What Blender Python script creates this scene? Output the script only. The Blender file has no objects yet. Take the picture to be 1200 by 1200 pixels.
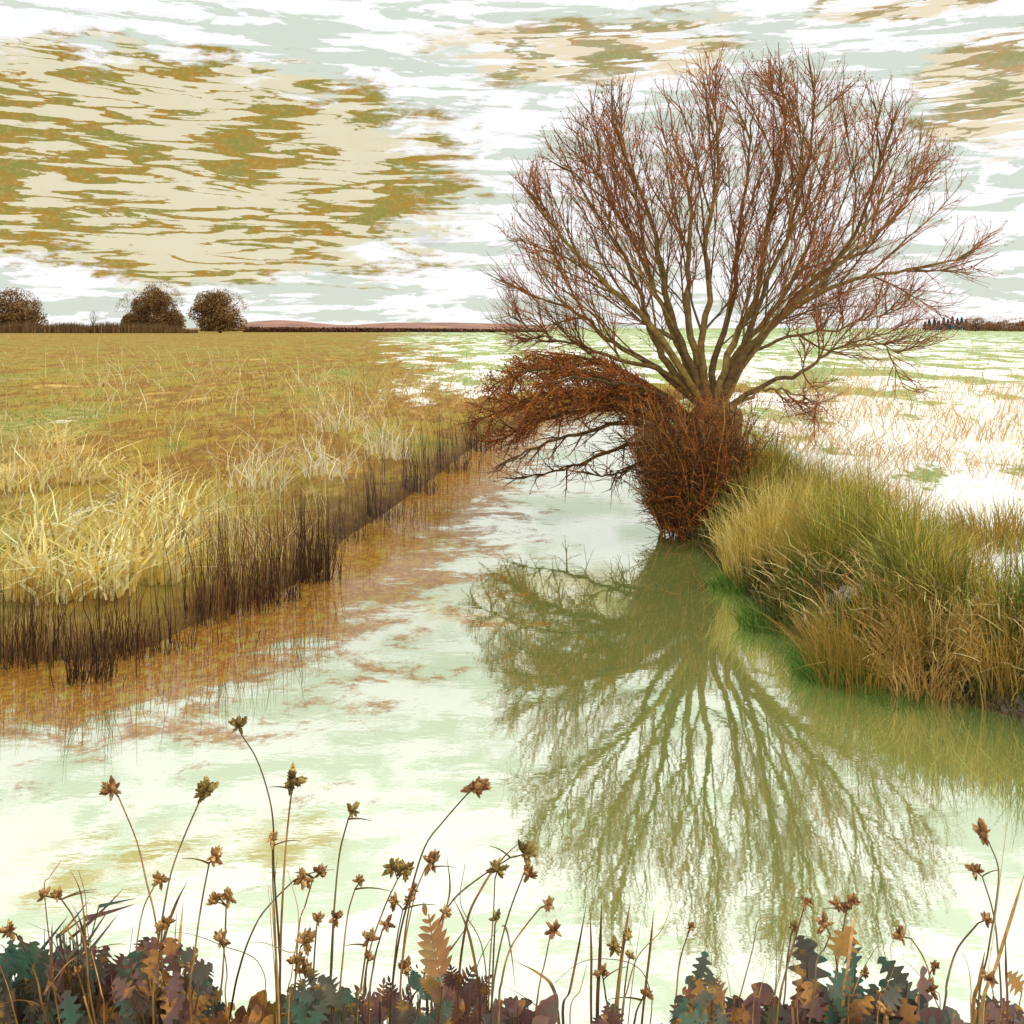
import bpy, math, random
import numpy as np
from mathutils import noise as mnoise, Vector

SEED = 11
rng = np.random.default_rng(SEED)
random.seed(SEED)
F, H, HOR = 1100.0, 2.6, 384.0          # focal length (px of a 1200 px frame), eye height, eye-level row

scene = bpy.context.scene
COL = scene.collection

# ------------------------------------------------------------------ helpers
def lin(r, g, b):
    def c(v):
        v /= 255.0
        return v / 12.92 if v <= 0.04045 else ((v + 0.055) / 1.055) ** 2.4
    return np.array([c(r), c(g), c(b)])

def at(x, y, Y):
    """world point that lies at distance Y on the sight line through photo position (x, y)"""
    return np.array([(x - 600.0) * Y / F, Y, H - (y - HOR) * Y / F])

def onwater(x, y):
    Y = F * H / (y - HOR)
    return np.array([(x - 600.0) * Y / F, Y])

def norm(v):
    return v / np.maximum(np.linalg.norm(v, axis=-1, keepdims=True), 1e-9)

def build(name, V, faces, mat, cols=None, parent=None, smooth=True):
    me = bpy.data.meshes.new(name)
    V = np.asarray(V, dtype=np.float32).reshape(-1, 3)
    faces = [np.asarray(f, dtype=np.int32) for f in faces if len(f)]
    me.vertices.add(len(V)); me.vertices.foreach_set('co', V.ravel())
    li = np.concatenate([f.ravel() for f in faces])
    lens = np.concatenate([np.full(len(f), f.shape[1], dtype=np.int32) for f in faces])
    starts = np.concatenate([[0], np.cumsum(lens)[:-1]]).astype(np.int32)
    me.loops.add(len(li)); me.loops.foreach_set('vertex_index', li)
    me.polygons.add(len(lens)); me.polygons.foreach_set('loop_start', starts)
    if smooth:
        me.polygons.foreach_set('use_smooth', np.ones(len(lens), dtype=bool))
    me.update(calc_edges=True)
    if cols is not None:
        a = me.color_attributes.new('Col', 'FLOAT_COLOR', 'POINT')
        c = np.ones((len(V), 4), dtype=np.float32); c[:, :3] = np.asarray(cols).reshape(-1, 3)
        a.data.foreach_set('color', c.ravel())
    me.materials.append(mat)
    o = bpy.data.objects.new(name, me); COL.objects.link(o)
    if parent is not None:
        o.parent = parent
    return o

def tag(o, label=None, cat=None, group=None, kind=None):
    if label: o['label'] = label
    if cat: o['category'] = cat
    if group: o['group'] = group
    if kind: o['kind'] = kind
    return o

def empty(name, loc):
    o = bpy.data.objects.new(name, None); COL.objects.link(o)
    o.location = loc; o.empty_display_size = 0.2
    return o

class MB:
    """collects vertex blocks that become ONE mesh; origin is subtracted so that parts sit under their thing"""
    def __init__(s, org=(0, 0, 0)):
        s.V, s.Q, s.T, s.C, s.n, s.org = [], [], [], [], 0, np.array(org, dtype=float)
    def add(s, V, faces, col):
        V = np.asarray(V).reshape(-1, 3)
        col = np.asarray(col, dtype=float)
        if col.ndim == 1: col = np.tile(col, (len(V), 1))
        for f in faces:
            f = np.asarray(f)
            if len(f): (s.Q if f.shape[1] == 4 else s.T).append(f + s.n)
        s.V.append(V); s.C.append(col.reshape(-1, 3)); s.n += len(V)
    def tubes(s, P, R, k, col):
        P = np.asarray(P, float); R = np.asarray(R, float)
        N, S, _ = P.shape
        t = norm(np.gradient(P, axis=1))
        mean = norm(P[:, -1] - P[:, 0])
        ref = np.where(np.abs(mean[:, 2:3]) > 0.8, np.array([[0.0, 1.0, 0.13]]), np.array([[0.13, 0.1, 1.0]]))
        a = norm(np.cross(t, ref[:, None, :])); b = np.cross(t, a)
        ang = np.arange(k) * 2 * math.pi / k
        V = P[:, :, None, :] + R[:, :, None, None] * (a[:, :, None, :] * np.cos(ang)[None, None, :, None] + b[:, :, None, :] * np.sin(ang)[None, None, :, None])
        idx = np.arange(N * S * k).reshape(N, S, k)
        nx = np.roll(idx, -1, axis=2)
        Q = np.stack([idx[:, :-1], nx[:, :-1], nx[:, 1:], idx[:, 1:]], -1).reshape(-1, 4)
        col = np.asarray(col, float)
        if col.ndim == 1: c = np.tile(col, (N * S * k, 1))
        else: c = np.repeat(col, S * k, axis=0)
        s.add(V, [Q], c)
    def ribbons(s, P, W, side, col):
        P = np.asarray(P, float)
        N, S, _ = P.shape
        off = side[:, None, :] * W[:, :, None] * 0.5
        V = np.stack([P - off, P + off], 2)
        idx = np.arange(N * S * 2).reshape(N, S, 2)
        Q = np.stack([idx[:, :-1, 0], idx[:, :-1, 1], idx[:, 1:, 1], idx[:, 1:, 0]], -1).reshape(-1, 4)
        col = np.asarray(col, float)
        if col.ndim == 1: c = np.tile(col, (N * S * 2, 1))
        elif col.ndim == 2: c = np.repeat(col, S * 2, axis=0)
        else: c = np.repeat(col.reshape(N * S, 3), 2, axis=0)
        s.add(V, [Q], c)
    def quads(s, c, u, v, col):
        """small diamond leaves: centre c, half axes u, v"""
        N = len(c)
        V = np.stack([c - u, c - v, c + u, c + v], 1)
        idx = np.arange(N * 4).reshape(N, 4)
        s.add(V, [idx], np.repeat(col, 4, axis=0))
    def build(s, name, mat, parent=None, smooth=True):
        V = np.concatenate(s.V) - s.org
        o = build(name, V, s.Q + s.T, mat, np.concatenate(s.C), parent, smooth) if False else None
        faces = []
        if s.Q: faces.append(np.concatenate(s.Q))
        if s.T: faces.append(np.concatenate(s.T))
        o = build(name, V, faces, mat, np.concatenate(s.C), parent, smooth)
        if parent is None: o.location = s.org
        return o

def rdir(n, r=None):
    r = r or rng
    return norm(r.normal(size=(n, 3)))

def pick(pal, n, jit=0.15, r=None):
    r = r or rng
    pal = np.asarray(pal)
    c = pal[r.integers(0, len(pal), n)]
    return np.clip(c * (1 + r.normal(0, jit, (n, 1))), 0.004, 0.9)

def catmull(pts, n):
    p = np.asarray(pts, float)
    p = np.vstack([2 * p[0] - p[1], p, 2 * p[-1] - p[-2]])
    m = len(p) - 3
    u = np.linspace(0, m - 1e-6, n); i = u.astype(int); t = (u - i)[:, None]
    a, b, c, d = p[i], p[i + 1], p[i + 2], p[i + 3]
    return 0.5 * (2 * b + (c - a) * t + (2 * a - 5 * b + 4 * c - d) * t ** 2 + (3 * b - a - 3 * c + d) * t ** 3)

# ------------------------------------------------------------------ materials
def nd(nt, t, **kw):
    n = nt.nodes.new(t)
    for k, v in kw.items(): setattr(n, k, v)
    return n

def mat_col(name, rough=0.75, var=0.35, vscale=30.0, transl=0.0, spec=0.25, bump=0.0, bscale=60.0):
    """object colour from the mesh's own colour attribute, mottled by 3D noise"""
    m = bpy.data.materials.new(name); m.use_nodes = True
    nt = m.node_tree; nt.nodes.clear(); L = nt.links.new
    out = nd(nt, 'ShaderNodeOutputMaterial')
    at_ = nd(nt, 'ShaderNodeAttribute', attribute_name='Col')
    geo = nd(nt, 'ShaderNodeNewGeometry')
    nz = nd(nt, 'ShaderNodeTexNoise'); nz.inputs['Scale'].default_value = vscale; nz.inputs['Detail'].default_value = 4
    L(geo.outputs['Position'], nz.inputs['Vector'])
    mr = nd(nt, 'ShaderNodeMapRange')
    mr.inputs['From Min'].default_value = 0.3; mr.inputs['From Max'].default_value = 0.7
    mr.inputs['To Min'].default_value = 1 - var; mr.inputs['To Max'].default_value = 1 + var
    L(nz.outputs['Fac'], mr.inputs['Value'])
    mul = nd(nt, 'ShaderNodeVectorMath', operation='SCALE')
    L(at_.outputs['Color'], mul.inputs[0]); L(mr.outputs[0], mul.inputs['Scale'])
    bs = nd(nt, 'ShaderNodeBsdfPrincipled')
    bs.inputs['Roughness'].default_value = rough
    bs.inputs['Specular IOR Level'].default_value = spec
    L(mul.outputs[0], bs.inputs['Base Color'])
    if bump:
        nb = nd(nt, 'ShaderNodeTexNoise'); nb.inputs['Scale'].default_value = bscale; nb.inputs['Detail'].default_value = 5
        L(geo.outputs['Position'], nb.inputs['Vector'])
        bp = nd(nt, 'ShaderNodeBump'); bp.inputs['Strength'].default_value = bump; bp.inputs['Distance'].default_value = 0.02
        L(nb.outputs['Fac'], bp.inputs['Height']); L(bp.outputs[0], bs.inputs['Normal'])
    if transl:
        tr = nd(nt, 'ShaderNodeBsdfTranslucent'); L(mul.outputs[0], tr.inputs['Color'])
        mx = nd(nt, 'ShaderNodeMixShader'); mx.inputs[0].default_value = transl
        L(bs.outputs[0], mx.inputs[1]); L(tr.outputs[0], mx.inputs[2]); L(mx.outputs[0], out.inputs[0])
    else:
        L(bs.outputs[0], out.inputs[0])
    return m

M_BARK = mat_col('bark', 0.85, 0.45, 14, bump=0.6, bscale=45)
M_TWIG = mat_col('twig_bark', 0.7, 0.3, 6)
M_GRASS = mat_col('grass_blades', 0.6, 0.25, 3, transl=0.12)
M_STRAW = mat_col('straw_blades', 0.55, 0.15, 6, transl=0.25)
M_RUSH = mat_col('rush_stems', 0.6, 0.3, 10)
M_FARLEAF = mat_col('far_foliage', 0.85, 0.3, 0.35, transl=0.1)
M_HEAD = mat_col('seed_heads', 0.6, 0.4, 260, bump=0.5, bscale=900)
M_STEM = mat_col('sedge_stems', 0.5, 0.35, 70)

def mat_mottled():
    m = bpy.data.materials.new('mottled_leaves'); m.use_nodes = True
    nt = m.node_tree; nt.nodes.clear(); L = nt.links.new
    out = nd(nt, 'ShaderNodeOutputMaterial')
    geo = nd(nt, 'ShaderNodeNewGeometry'); atn = nd(nt, 'ShaderNodeAttribute', attribute_name='Col')
    n1 = nd(nt, 'ShaderNodeTexNoise'); n1.inputs['Scale'].default_value = 13; n1.inputs['Detail'].default_value = 6; n1.inputs['Roughness'].default_value = 0.65
    L(geo.outputs['Position'], n1.inputs['Vector'])
    rp = nd(nt, 'ShaderNodeValToRGB'); cr = rp.color_ramp
    cr.elements[0].position = 0.30; cr.elements[0].color = (*lin(58, 92, 78), 1)
    cr.elements[1].position = 0.72; cr.elements[1].color = (*lin(84, 100, 76), 1)
    for p, c in ((0.44, lin(72, 84, 70)), (0.475, lin(92, 66, 62)), (0.57, lin(96, 66, 58)), (0.60, lin(172, 118, 46)), (0.66, lin(190, 136, 50)), (0.68, lin(110, 74, 50))):
        e = cr.elements.new(p); e.color = (*c, 1)
    L(n1.outputs['Fac'], rp.inputs['Fac'])
    n2 = nd(nt, 'ShaderNodeTexNoise'); n2.inputs['Scale'].default_value = 90; n2.inputs['Detail'].default_value = 5
    L(geo.outputs['Position'], n2.inputs['Vector'])
    mr = nd(nt, 'ShaderNodeMapRange'); mr.inputs['To Min'].default_value = 0.85; mr.inputs['To Max'].default_value = 1.75
    L(n2.outputs['Fac'], mr.inputs['Value'])
    mx = nd(nt, 'ShaderNodeMix', data_type='RGBA'); mx.inputs['Factor'].default_value = 0.4
    L(rp.outputs['Color'], mx.inputs['A']); L(atn.outputs['Color'], mx.inputs['B'])
    sc = nd(nt, 'ShaderNodeVectorMath', operation='SCALE'); L(mx.outputs['Result'], sc.inputs[0]); L(mr.outputs[0], sc.inputs['Scale'])
    bs = nd(nt, 'ShaderNodeBsdfPrincipled'); bs.inputs['Roughness'].default_value = 0.6; bs.inputs['Specular IOR Level'].default_value = 0.3
    L(sc.outputs[0], bs.inputs['Base Color'])
    tr = nd(nt, 'ShaderNodeBsdfTranslucent'); L(sc.outputs[0], tr.inputs['Color'])
    ms = nd(nt, 'ShaderNodeMixShader'); ms.inputs[0].default_value = 0.2
    L(bs.outputs[0], ms.inputs[1]); L(tr.outputs[0], ms.inputs[2]); L(ms.outputs[0], out.inputs[0])
    return m
M_LEAF = mat_mottled()

# ------------------------------------------------------------------ river and ground
LEFT = [(-700, 800), (-350, 790), (-120, 780), (0, 772), (60, 776), (120, 770), (180, 757), (215, 738), (262, 716), (330, 692), (382, 664), (402, 632),
        (450, 602), (500, 566), (545, 531), (580, 507), (640, 484), (740, 471), (815, 466)]
RIGHT = [(815, 474), (770, 482), (742, 507), (752, 545), (785, 592), (812, 636), (850, 664), (880, 700), (915, 738), (965, 770), (1040, 802), (1120, 822), (1200, 842),
         (1330, 880), (1500, 930), (1900, 1010)]
lw = [onwater(*p) for p in LEFT]; rw = [onwater(*p) for p in RIGHT]
near = [np.array([13.0, 3.4]), np.array([6.0, 2.95]), np.array([0.0, 2.9]), np.array([-6.0, 2.95]), np.array([-13.0, 3.4])]
POLY = np.array(lw + rw + near)
KIND = np.array([0] * len(lw) + [1] * len(rw) + [2] * len(near))   # edge kind by its first vertex

def river_sd(x, y):
    """signed distance to the river outline (negative = in the water) and kind of the nearest bank"""
    p = np.stack([x, y], -1)
    best = np.full(x.shape, 1e9); kind = np.zeros(x.shape, int); inside = np.zeros(x.shape, bool)
    n = len(POLY)
    for i in range(n):
        a, b = POLY[i], POLY[(i + 1) % n]
        ab = b - a
        t = np.clip(((p - a) @ ab) / (ab @ ab), 0, 1)
        d = np.linalg.norm(p - a - t[..., None] * ab, axis=-1)
        u = d < best
        best = np.where(u, d, best); kind = np.where(u, KIND[i], kind)
        c = (a[1] > y) != (b[1] > y)
        xi = a[0] + (y - a[1]) / (b[1] - a[1] + 1e-12) * ab[0]
        inside ^= c & (x < xi)
    return np.where(inside, -best, best), kind

def vnoise(x, y, s, seed=0.0):
    q = np.empty(x.size)
    xf, yf = x.ravel(), y.ravel()
    for i in range(x.size):
        q[i] = mnoise.noise((xf[i] * s + seed, yf[i] * s - seed, seed * 0.37))
    return q.reshape(x.shape)

def ground_z(x, y, fine=True):
    x = np.asarray(x, float); y = np.asarray(y, float)
    d, k = river_sd(x, y)
    dd = np.maximum(d, 0)
    zl = 0.10 * (1 - np.exp(-dd / 0.12)) + 0.32 * (1 - np.exp(-dd / 2.6))
    zr = 0.42 * (1 - np.exp(-dd / 0.35)) + 0.15 * (1 - np.exp(-dd / 5.0))
    zn = 0.85 * (1 - np.exp(-dd / 0.4))
    z = np.select([k == 0, k == 1], [zl, zr], zn)
    # far from the river all banks level out to the same field
    w = np.clip((dd - 6) / 14, 0, 1)
    z = z * (1 - w) + 0.5 * w
    z = np.where(d < 0, -0.5 * (1 - np.exp(d / 0.5)), z)
    bump = 0.05 * np.sin(x * 1.7 + 1.3 * np.sin(y * 0.9)) * np.sin(y * 1.3 + np.sin(x * 0.7)) + 0.03 * np.sin(x * 4.1 + y * 2.3) * np.sin(y * 3.7 - x)
    return z + bump * np.clip(dd / 1.0, 0, 1)

def make_ground():
    ny, nx = 330, 360
    ys = np.concatenate([np.linspace(-9, 0.8, 8), np.geomspace(1.0, 2600.0, ny - 8)])
    u = np.linspace(-1, 1, nx)
    Y = np.repeat(ys[:, None], nx, 1)
    X = (0.75 * u + 0.25 * u ** 3)[None, :] * (14 + 0.95 * np.maximum(ys, 0))[:, None]
    Z = ground_z(X, Y)
    far = np.clip((Y - 900) / 1700, 0, 1); Z = Z + 0.4 * far
    d, k = river_sd(X, Y)
    side = np.clip((X + 0.10 * Y) / (0.8 + 0.36 * np.abs(Y)) + 0.5, 0, 1)
    side = side * side * (3 - 2 * side)
    side = np.where((k == 1) & (d < 6), 1.0, np.where((k == 0) & (d < 3), 0.0, side))
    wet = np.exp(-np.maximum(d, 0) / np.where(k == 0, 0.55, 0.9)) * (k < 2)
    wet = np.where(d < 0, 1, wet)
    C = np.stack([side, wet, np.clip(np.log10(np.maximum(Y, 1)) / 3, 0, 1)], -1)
    idx = np.arange(ny * nx).reshape(ny, nx)
    Q = np.stack([idx[:-1, :-1], idx[:-1, 1:], idx[1:, 1:], idx[1:, :-1]], -1).reshape(-1, 4)
    m = bpy.data.materials.new('field_ground'); m.use_nodes = True
    nt = m.node_tree; nt.nodes.clear(); L = nt.links.new
    out = nd(nt, 'ShaderNodeOutputMaterial'); bs = nd(nt, 'ShaderNodeBsdfPrincipled'); bs.inputs['Roughness'].default_value = 0.9
    bs.inputs['Specular IOR Level'].default_value = 0.1
    geo = nd(nt, 'ShaderNodeNewGeometry'); atn = nd(nt, 'ShaderNodeAttribute', attribute_name='Col')
    sep = nd(nt, 'ShaderNodeSeparateColor'); L(atn.outputs['Color'], sep.inputs[0])
    def noise(scale, detail=5, rough=0.6, sx=1.0, sy=1.0):
        mp = nd(nt, 'ShaderNodeMapping'); mp.inputs['Scale'].default_value = (sx, sy, 1)
        L(geo.outputs['Position'], mp.inputs['Vector'])
        n = nd(nt, 'ShaderNodeTexNoise'); n.inputs['Scale'].default_value = scale; n.inputs['Detail'].default_value = detail; n.inputs['Roughness'].default_value = rough
        L(mp.outputs[0], n.inputs['Vector']); return n.outputs['Fac']
    def ramp(fac, stops):
        r = nd(nt, 'ShaderNodeValToRGB'); cr = r.color_ramp
        cr.elements[0].position = stops[0][0]; cr.elements[0].color = (*stops[0][1], 1)
        cr.elements[1].position = stops[-1][0]; cr.elements[1].color = (*stops[-1][1], 1)
        for p, c in stops[1:-1]:
            e = cr.elements.new(p); e.color = (*c, 1)
        L(fac, r.inputs['Fac']); return r.outputs['Color']
    def mix(f, a, b):
        n = nd(nt, 'ShaderNodeMix', data_type='RGBA')
        for s, v in (('Factor', f), ('A', a), ('B', b)):
            if hasattr(v, 'is_linked'): L(v, n.inputs[s])
            else: n.inputs[s].default_value = v if s == 'Factor' else (*v, 1)
        return n.outputs['Result']
    def thr(f, lo, hi):
        n = nd(nt, 'ShaderNodeMapRange', interpolation_type='SMOOTHSTEP'); n.inputs['From Min'].default_value = lo; n.inputs['From Max'].default_value = hi
        L(f, n.inputs['Value']); return n.outputs[0]
    ochre = ramp(noise(0.55, 9, 0.74, 1, 0.42), [(0.30, lin(92, 104, 38)), (0.40, lin(126, 116, 44)), (0.47, lin(150, 124, 50)), (0.53, lin(116, 84, 34)), (0.58, lin(142, 106, 44)), (0.66, lin(186, 158, 86)), (0.76, lin(206, 192, 140))])
    olive = ramp(noise(2.1, 6, 0.7), [(0.35, lin(92, 106, 42)), (0.5, lin(126, 128, 60)), (0.65, lin(172, 162, 104))])
    pale = ramp(noise(3.0, 6, 0.7), [(0.4, lin(214, 206, 184)), (0.6, lin(236, 232, 224))])
    left = mix(thr(noise(0.2, 9, 0.78, 1, 0.4), 0.48, 0.68), ochre, olive)
    left = mix(thr(noise(0.42, 10, 0.8, 1, 0.35), 0.61, 0.70), left, pale)
    # right field: lying white frost with green showing through
    snow = ramp(noise(5.0, 6, 0.7), [(0.35, lin(226, 224, 216)), (0.65, lin(244, 243, 240))])
    green = ramp(noise(6.0, 5, 0.7), [(0.35, lin(112, 136, 76)), (0.65, lin(156, 168, 114))])
    fa = nd(nt, 'ShaderNodeMath', operation='MULTIPLY_ADD'); L(sep.outputs[2], fa.inputs[0]); fa.inputs[1].default_value = 0.22; fa.inputs[2].default_value = -0.09
    ad = nd(nt, 'ShaderNodeMath', operation='ADD'); L(noise(0.30, 10, 0.74, 1, 0.42), ad.inputs[0]); L(fa.outputs[0], ad.inputs[1])
    right = mix(thr(ad.outputs[0], 0.52, 0.55), snow, green)
    right = mix(thr(noise(0.9, 9, 0.8), 0.55, 0.66), right, lin(206, 186, 146))
    sb = nd(nt, 'ShaderNodeMath', operation='MULTIPLY_ADD'); L(noise(0.5, 9, 0.75, 1, 0.4), sb.inputs[0]); sb.inputs[1].default_value = 1.1; sb.inputs[2].default_value = -0.55
    sa = nd(nt, 'ShaderNodeMath', operation='ADD'); L(sb.outputs[0], sa.inputs[0])
    sl = nd(nt, 'ShaderNodeMath', operation='MULTIPLY_ADD'); L(noise(0.07, 9, 0.75, 1, 0.25), sl.inputs[0]); sl.inputs[1].default_value = 2.2; sl.inputs[2].default_value = -1.1
    s2 = nd(nt, 'ShaderNodeMath', operation='ADD'); L(sl.outputs[0], s2.inputs[0]); L(sep.outputs[0], s2.inputs[1]); L(s2.outputs[0], sa.inputs[1])
    fld = mix(thr(sa.outputs[0], 0.42, 0.56), left, right)
    mud = ramp(noise(7, 7, 0.7), [(0.3, lin(44, 32, 18)), (0.5, lin(86, 62, 32)), (0.7, lin(120, 92, 50))])  # wet bank mud, its dark tones also painting the shade under the edge grass
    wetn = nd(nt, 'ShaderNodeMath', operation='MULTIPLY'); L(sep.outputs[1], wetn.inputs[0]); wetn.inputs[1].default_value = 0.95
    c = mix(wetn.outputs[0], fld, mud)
    L(c, bs.inputs['Base Color'])
    bp = nd(nt, 'ShaderNodeBump'); bp.inputs['Strength'].default_value = 0.5; bp.inputs['Distance'].default_value = 0.05
    L(noise(9, 6, 0.7), bp.inputs['Height']); L(bp.outputs[0], bs.inputs['Normal'])
    L(bs.outputs[0], out.inputs[0])
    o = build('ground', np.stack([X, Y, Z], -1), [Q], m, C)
    tag(o, 'ochre meadow on the left and frosted field on the right of the river', 'ground', kind='structure')

make_ground()

def make_water():
    xs = np.linspace(-40, 40, 161); ys = np.concatenate([np.linspace(1.5, 14, 60), np.linspace(14.5, 48, 60)])
    X, Y = np.meshgrid(xs, ys)
    d, k = river_sd(X, Y)
    # distance from the LEFT bank only: the floating weed lies there
    dl = np.full(X.shape, 1e9); p = np.stack([X, Y], -1)
    for i in range(len(lw) - 1):
        a, b = lw[i], lw[i + 1]; ab = b - a
        t = np.clip(((p - a) @ ab) / (ab @ ab), 0, 1)
        dl = np.minimum(dl, np.linalg.norm(p - a - t[..., None] * ab, axis=-1))
    weed = np.exp(-np.maximum(dl - 0.2, 0) / 1.5)
    C = np.stack([weed, np.zeros_like(weed), np.zeros_like(weed)], -1)
    n0, n1 = X.shape
    idx = np.arange(n0 * n1).reshape(n0, n1)
    Q = np.stack([idx[:-1, :-1], idx[:-1, 1:], idx[1:, 1:], idx[1:, :-1]], -1).reshape(-1, 4)
    m = bpy.data.materials.new('river_water'); m.use_nodes = True
    nt = m.node_tree; nt.nodes.clear(); L = nt.links.new
    out = nd(nt, 'ShaderNodeOutputMaterial'); geo = nd(nt, 'ShaderNodeNewGeometry'); atn = nd(nt, 'ShaderNodeAttribute', attribute_name='Col')
    sep = nd(nt, 'ShaderNodeSeparateColor'); L(atn.outputs['Color'], sep.inputs[0])
    def noise(scale, detail=4, rough=0.6, sx=1.0, sy=1.0, dist=0.0):
        mp = nd(nt, 'ShaderNodeMapping'); mp.inputs['Scale'].default_value = (sx, sy, 1)
        L(geo.outputs['Position'], mp.inputs['Vector'])
        n = nd(nt, 'ShaderNodeTexNoise'); n.inputs['Scale'].default_value = scale; n.inputs['Detail'].default_value = detail; n.inputs['Roughness'].default_value = rough
        n.inputs['Distortion'].default_value = dist
        L(mp.outputs[0], n.inputs['Vector']); return n.outputs['Fac']
    def math_(op, a, b):
        n = nd(nt, 'ShaderNodeMath', operation=op)
        for i, v in enumerate((a, b)):
            if hasattr(v, 'is_linked'): L(v, n.inputs[i])
            else: n.inputs[i].default_value = v
        return n.outputs[0]
    # ripples
    h = math_('ADD', math_('MULTIPLY', noise(7, 3, 0.5, 0.8, 1.6), 1.0), math_('MULTIPLY', noise(26, 2, 0.5, 0.8, 1.3), 0.06))
    bp = nd(nt, 'ShaderNodeBump'); bp.inputs['Strength'].default_value = 0.3; bp.inputs['Distance'].default_value = 0.0012
    L(h, bp.inputs['Height'])
    gl = nd(nt, 'ShaderNodeBsdfGlossy'); gl.inputs['Roughness'].default_value = 0.02; gl.inputs['Color'].default_value = (0.98, 1.0, 0.93, 1)
    L(bp.outputs[0], gl.inputs['Normal'])
    murk = nd(nt, 'ShaderNodeBsdfDiffuse'); murk.inputs['Color'].default_value = (*lin(126, 140, 74), 1)
    lwt = nd(nt, 'ShaderNodeLayerWeight'); lwt.inputs['Blend'].default_value = 0.5
    mr = nd(nt, 'ShaderNodeMapRange'); mr.inputs['From Min'].default_value = 0.35; mr.inputs['From Max'].default_value = 0.95
    mr.inputs['To Min'].default_value = 0.46; mr.inputs['To Max'].default_value = 0.86
    L(lwt.outputs['Facing'], mr.inputs['Value'])
    wat = nd(nt, 'ShaderNodeMixShader'); L(mr.outputs[0], wat.inputs[0]); L(murk.outputs[0], wat.inputs[1]); L(gl.outputs[0], wat.inputs[2])
    # floating weed and fallen leaves
    rp = nd(nt, 'ShaderNodeValToRGB'); cr = rp.color_ramp
    cr.elements[0].position = 0.3; cr.elements[0].color = (*lin(122, 112, 40), 1)
    cr.elements[1].position = 0.72; cr.elements[1].color = (*lin(146, 128, 56), 1)
    for p_, c_ in ((0.43, lin(138, 106, 38)), (0.48, lin(142, 82, 26)), (0.52, lin(96, 60, 24)), (0.56, lin(150, 96, 32)), (0.6, lin(130, 104, 42))):
        e = cr.elements.new(p_); e.color = (*c_, 1)
    L(noise(5, 9, 0.75, 1, 0.8), rp.inputs['Fac'])
    wd = nd(nt, 'ShaderNodeBsdfDiffuse'); L(rp.outputs['Color'], wd.inputs['Color'])
    nn = math_('ADD', math_('MULTIPLY', sep.outputs[0], 0.5), math_('MULTIPLY', noise(1.9, 12, 0.8, 0.75, 1.0, 0.3), 1.15))
    wm = nd(nt, 'ShaderNodeMapRange', interpolation_type='SMOOTHSTEP'); wm.inputs['From Min'].default_value = 0.73; wm.inputs['From Max'].default_value = 0.85; wm.inputs['To Max'].default_value = 0.76
    L(nn, wm.inputs['Value'])
    fin = nd(nt, 'ShaderNodeMixShader'); L(wm.outputs[0], fin.inputs[0]); L(wat.outputs[0], fin.inputs[1]); L(wd.outputs[0], fin.inputs[2])
    L(fin.outputs[0], out.inputs[0])
    o = build('water', np.stack([X, Y, np.zeros_like(X)], -1), [Q], m, C)
    tag(o, 'calm green river water mirroring the bare tree and the white sky', 'water', kind='structure')
make_water()

# ------------------------------------------------------------------ grass blades
def blades(mb, x, y, h, lean, bend, w, col, S=5, z=None, tipw=0.12, kink=0.0):
    """curved tapering blades rooted at x, y; lean = direction angle, bend 0..1.3"""
    N = len(x)
    if z is None: z = ground_z(x, y)
    t = np.linspace(0, 1, S)[None, :]
    d = np.stack([np.cos(lean), np.sin(lean)], -1)
    b = bend[:, None]
    r = h[:, None] * (0.25 * b * t + 0.65 * b * t ** 2)
    zz = z[:, None] - 0.03 + h[:, None] * t * (1 - 0.42 * np.minimum(b, 1.5) * t)
    if kink:
        r = r + kink * h[:, None] * rng.normal(0, 0.09, (N, S)) * (t > 0.2)
    P = np.stack([x[:, None] + d[:, :1] * r, y[:, None] + d[:, 1:] * r, zz], -1)
    W = w[:, None] * (1 - (1 - tipw) * t ** 1.6)
    a = rng.uniform(0, math.pi, N) * 0.5 - math.pi / 4
    side = np.stack([np.cos(a), np.sin(a), rng.normal(0, 0.15, N)], -1)
    mb.ribbons(P, W, norm(side), col)

PAL_STRAW = [lin(222, 200, 140), lin(206, 176, 112), lin(236, 222, 178), lin(196, 158, 90)]
PAL_OCHRE = [lin(172, 134, 58), lin(150, 110, 46), lin(134, 120, 52), lin(200, 172, 104), lin(126, 88, 38)]
PAL_RIGHT = [lin(200, 158, 100), lin(190, 138, 80), lin(214, 184, 128), lin(166, 146, 84)]
PAL_BANK = [lin(164, 150, 54), lin(200, 178, 78), lin(126, 130, 44), lin(160, 124, 54), lin(214, 194, 100), lin(138, 104, 46), lin(104, 116, 40), lin(150, 148, 56), lin(178, 166, 66)]
PAL_GREEN = [lin(74, 108, 30), lin(96, 128, 40), lin(58, 88, 28), lin(118, 140, 58)]
PAL_YELLOW = [lin(238, 220, 150), lin(228, 202, 118), lin(244, 232, 178), lin(214, 182, 94)]

def scatter(n, x0, x1, y0, y1, keep):
    """points on the ground spread evenly over the stretch of field seen between photo rows y0..y1"""
    px = rng.uniform(x0, x1, n); py = rng.uniform(y0, y1, n)
    Y = F * (H - 0.45) / (py - HOR); X = (px - 600) * Y / F
    d, k = river_sd(X, Y)
    ok = keep(d, k, X, Y)
    return X[ok], Y[ok]

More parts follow.
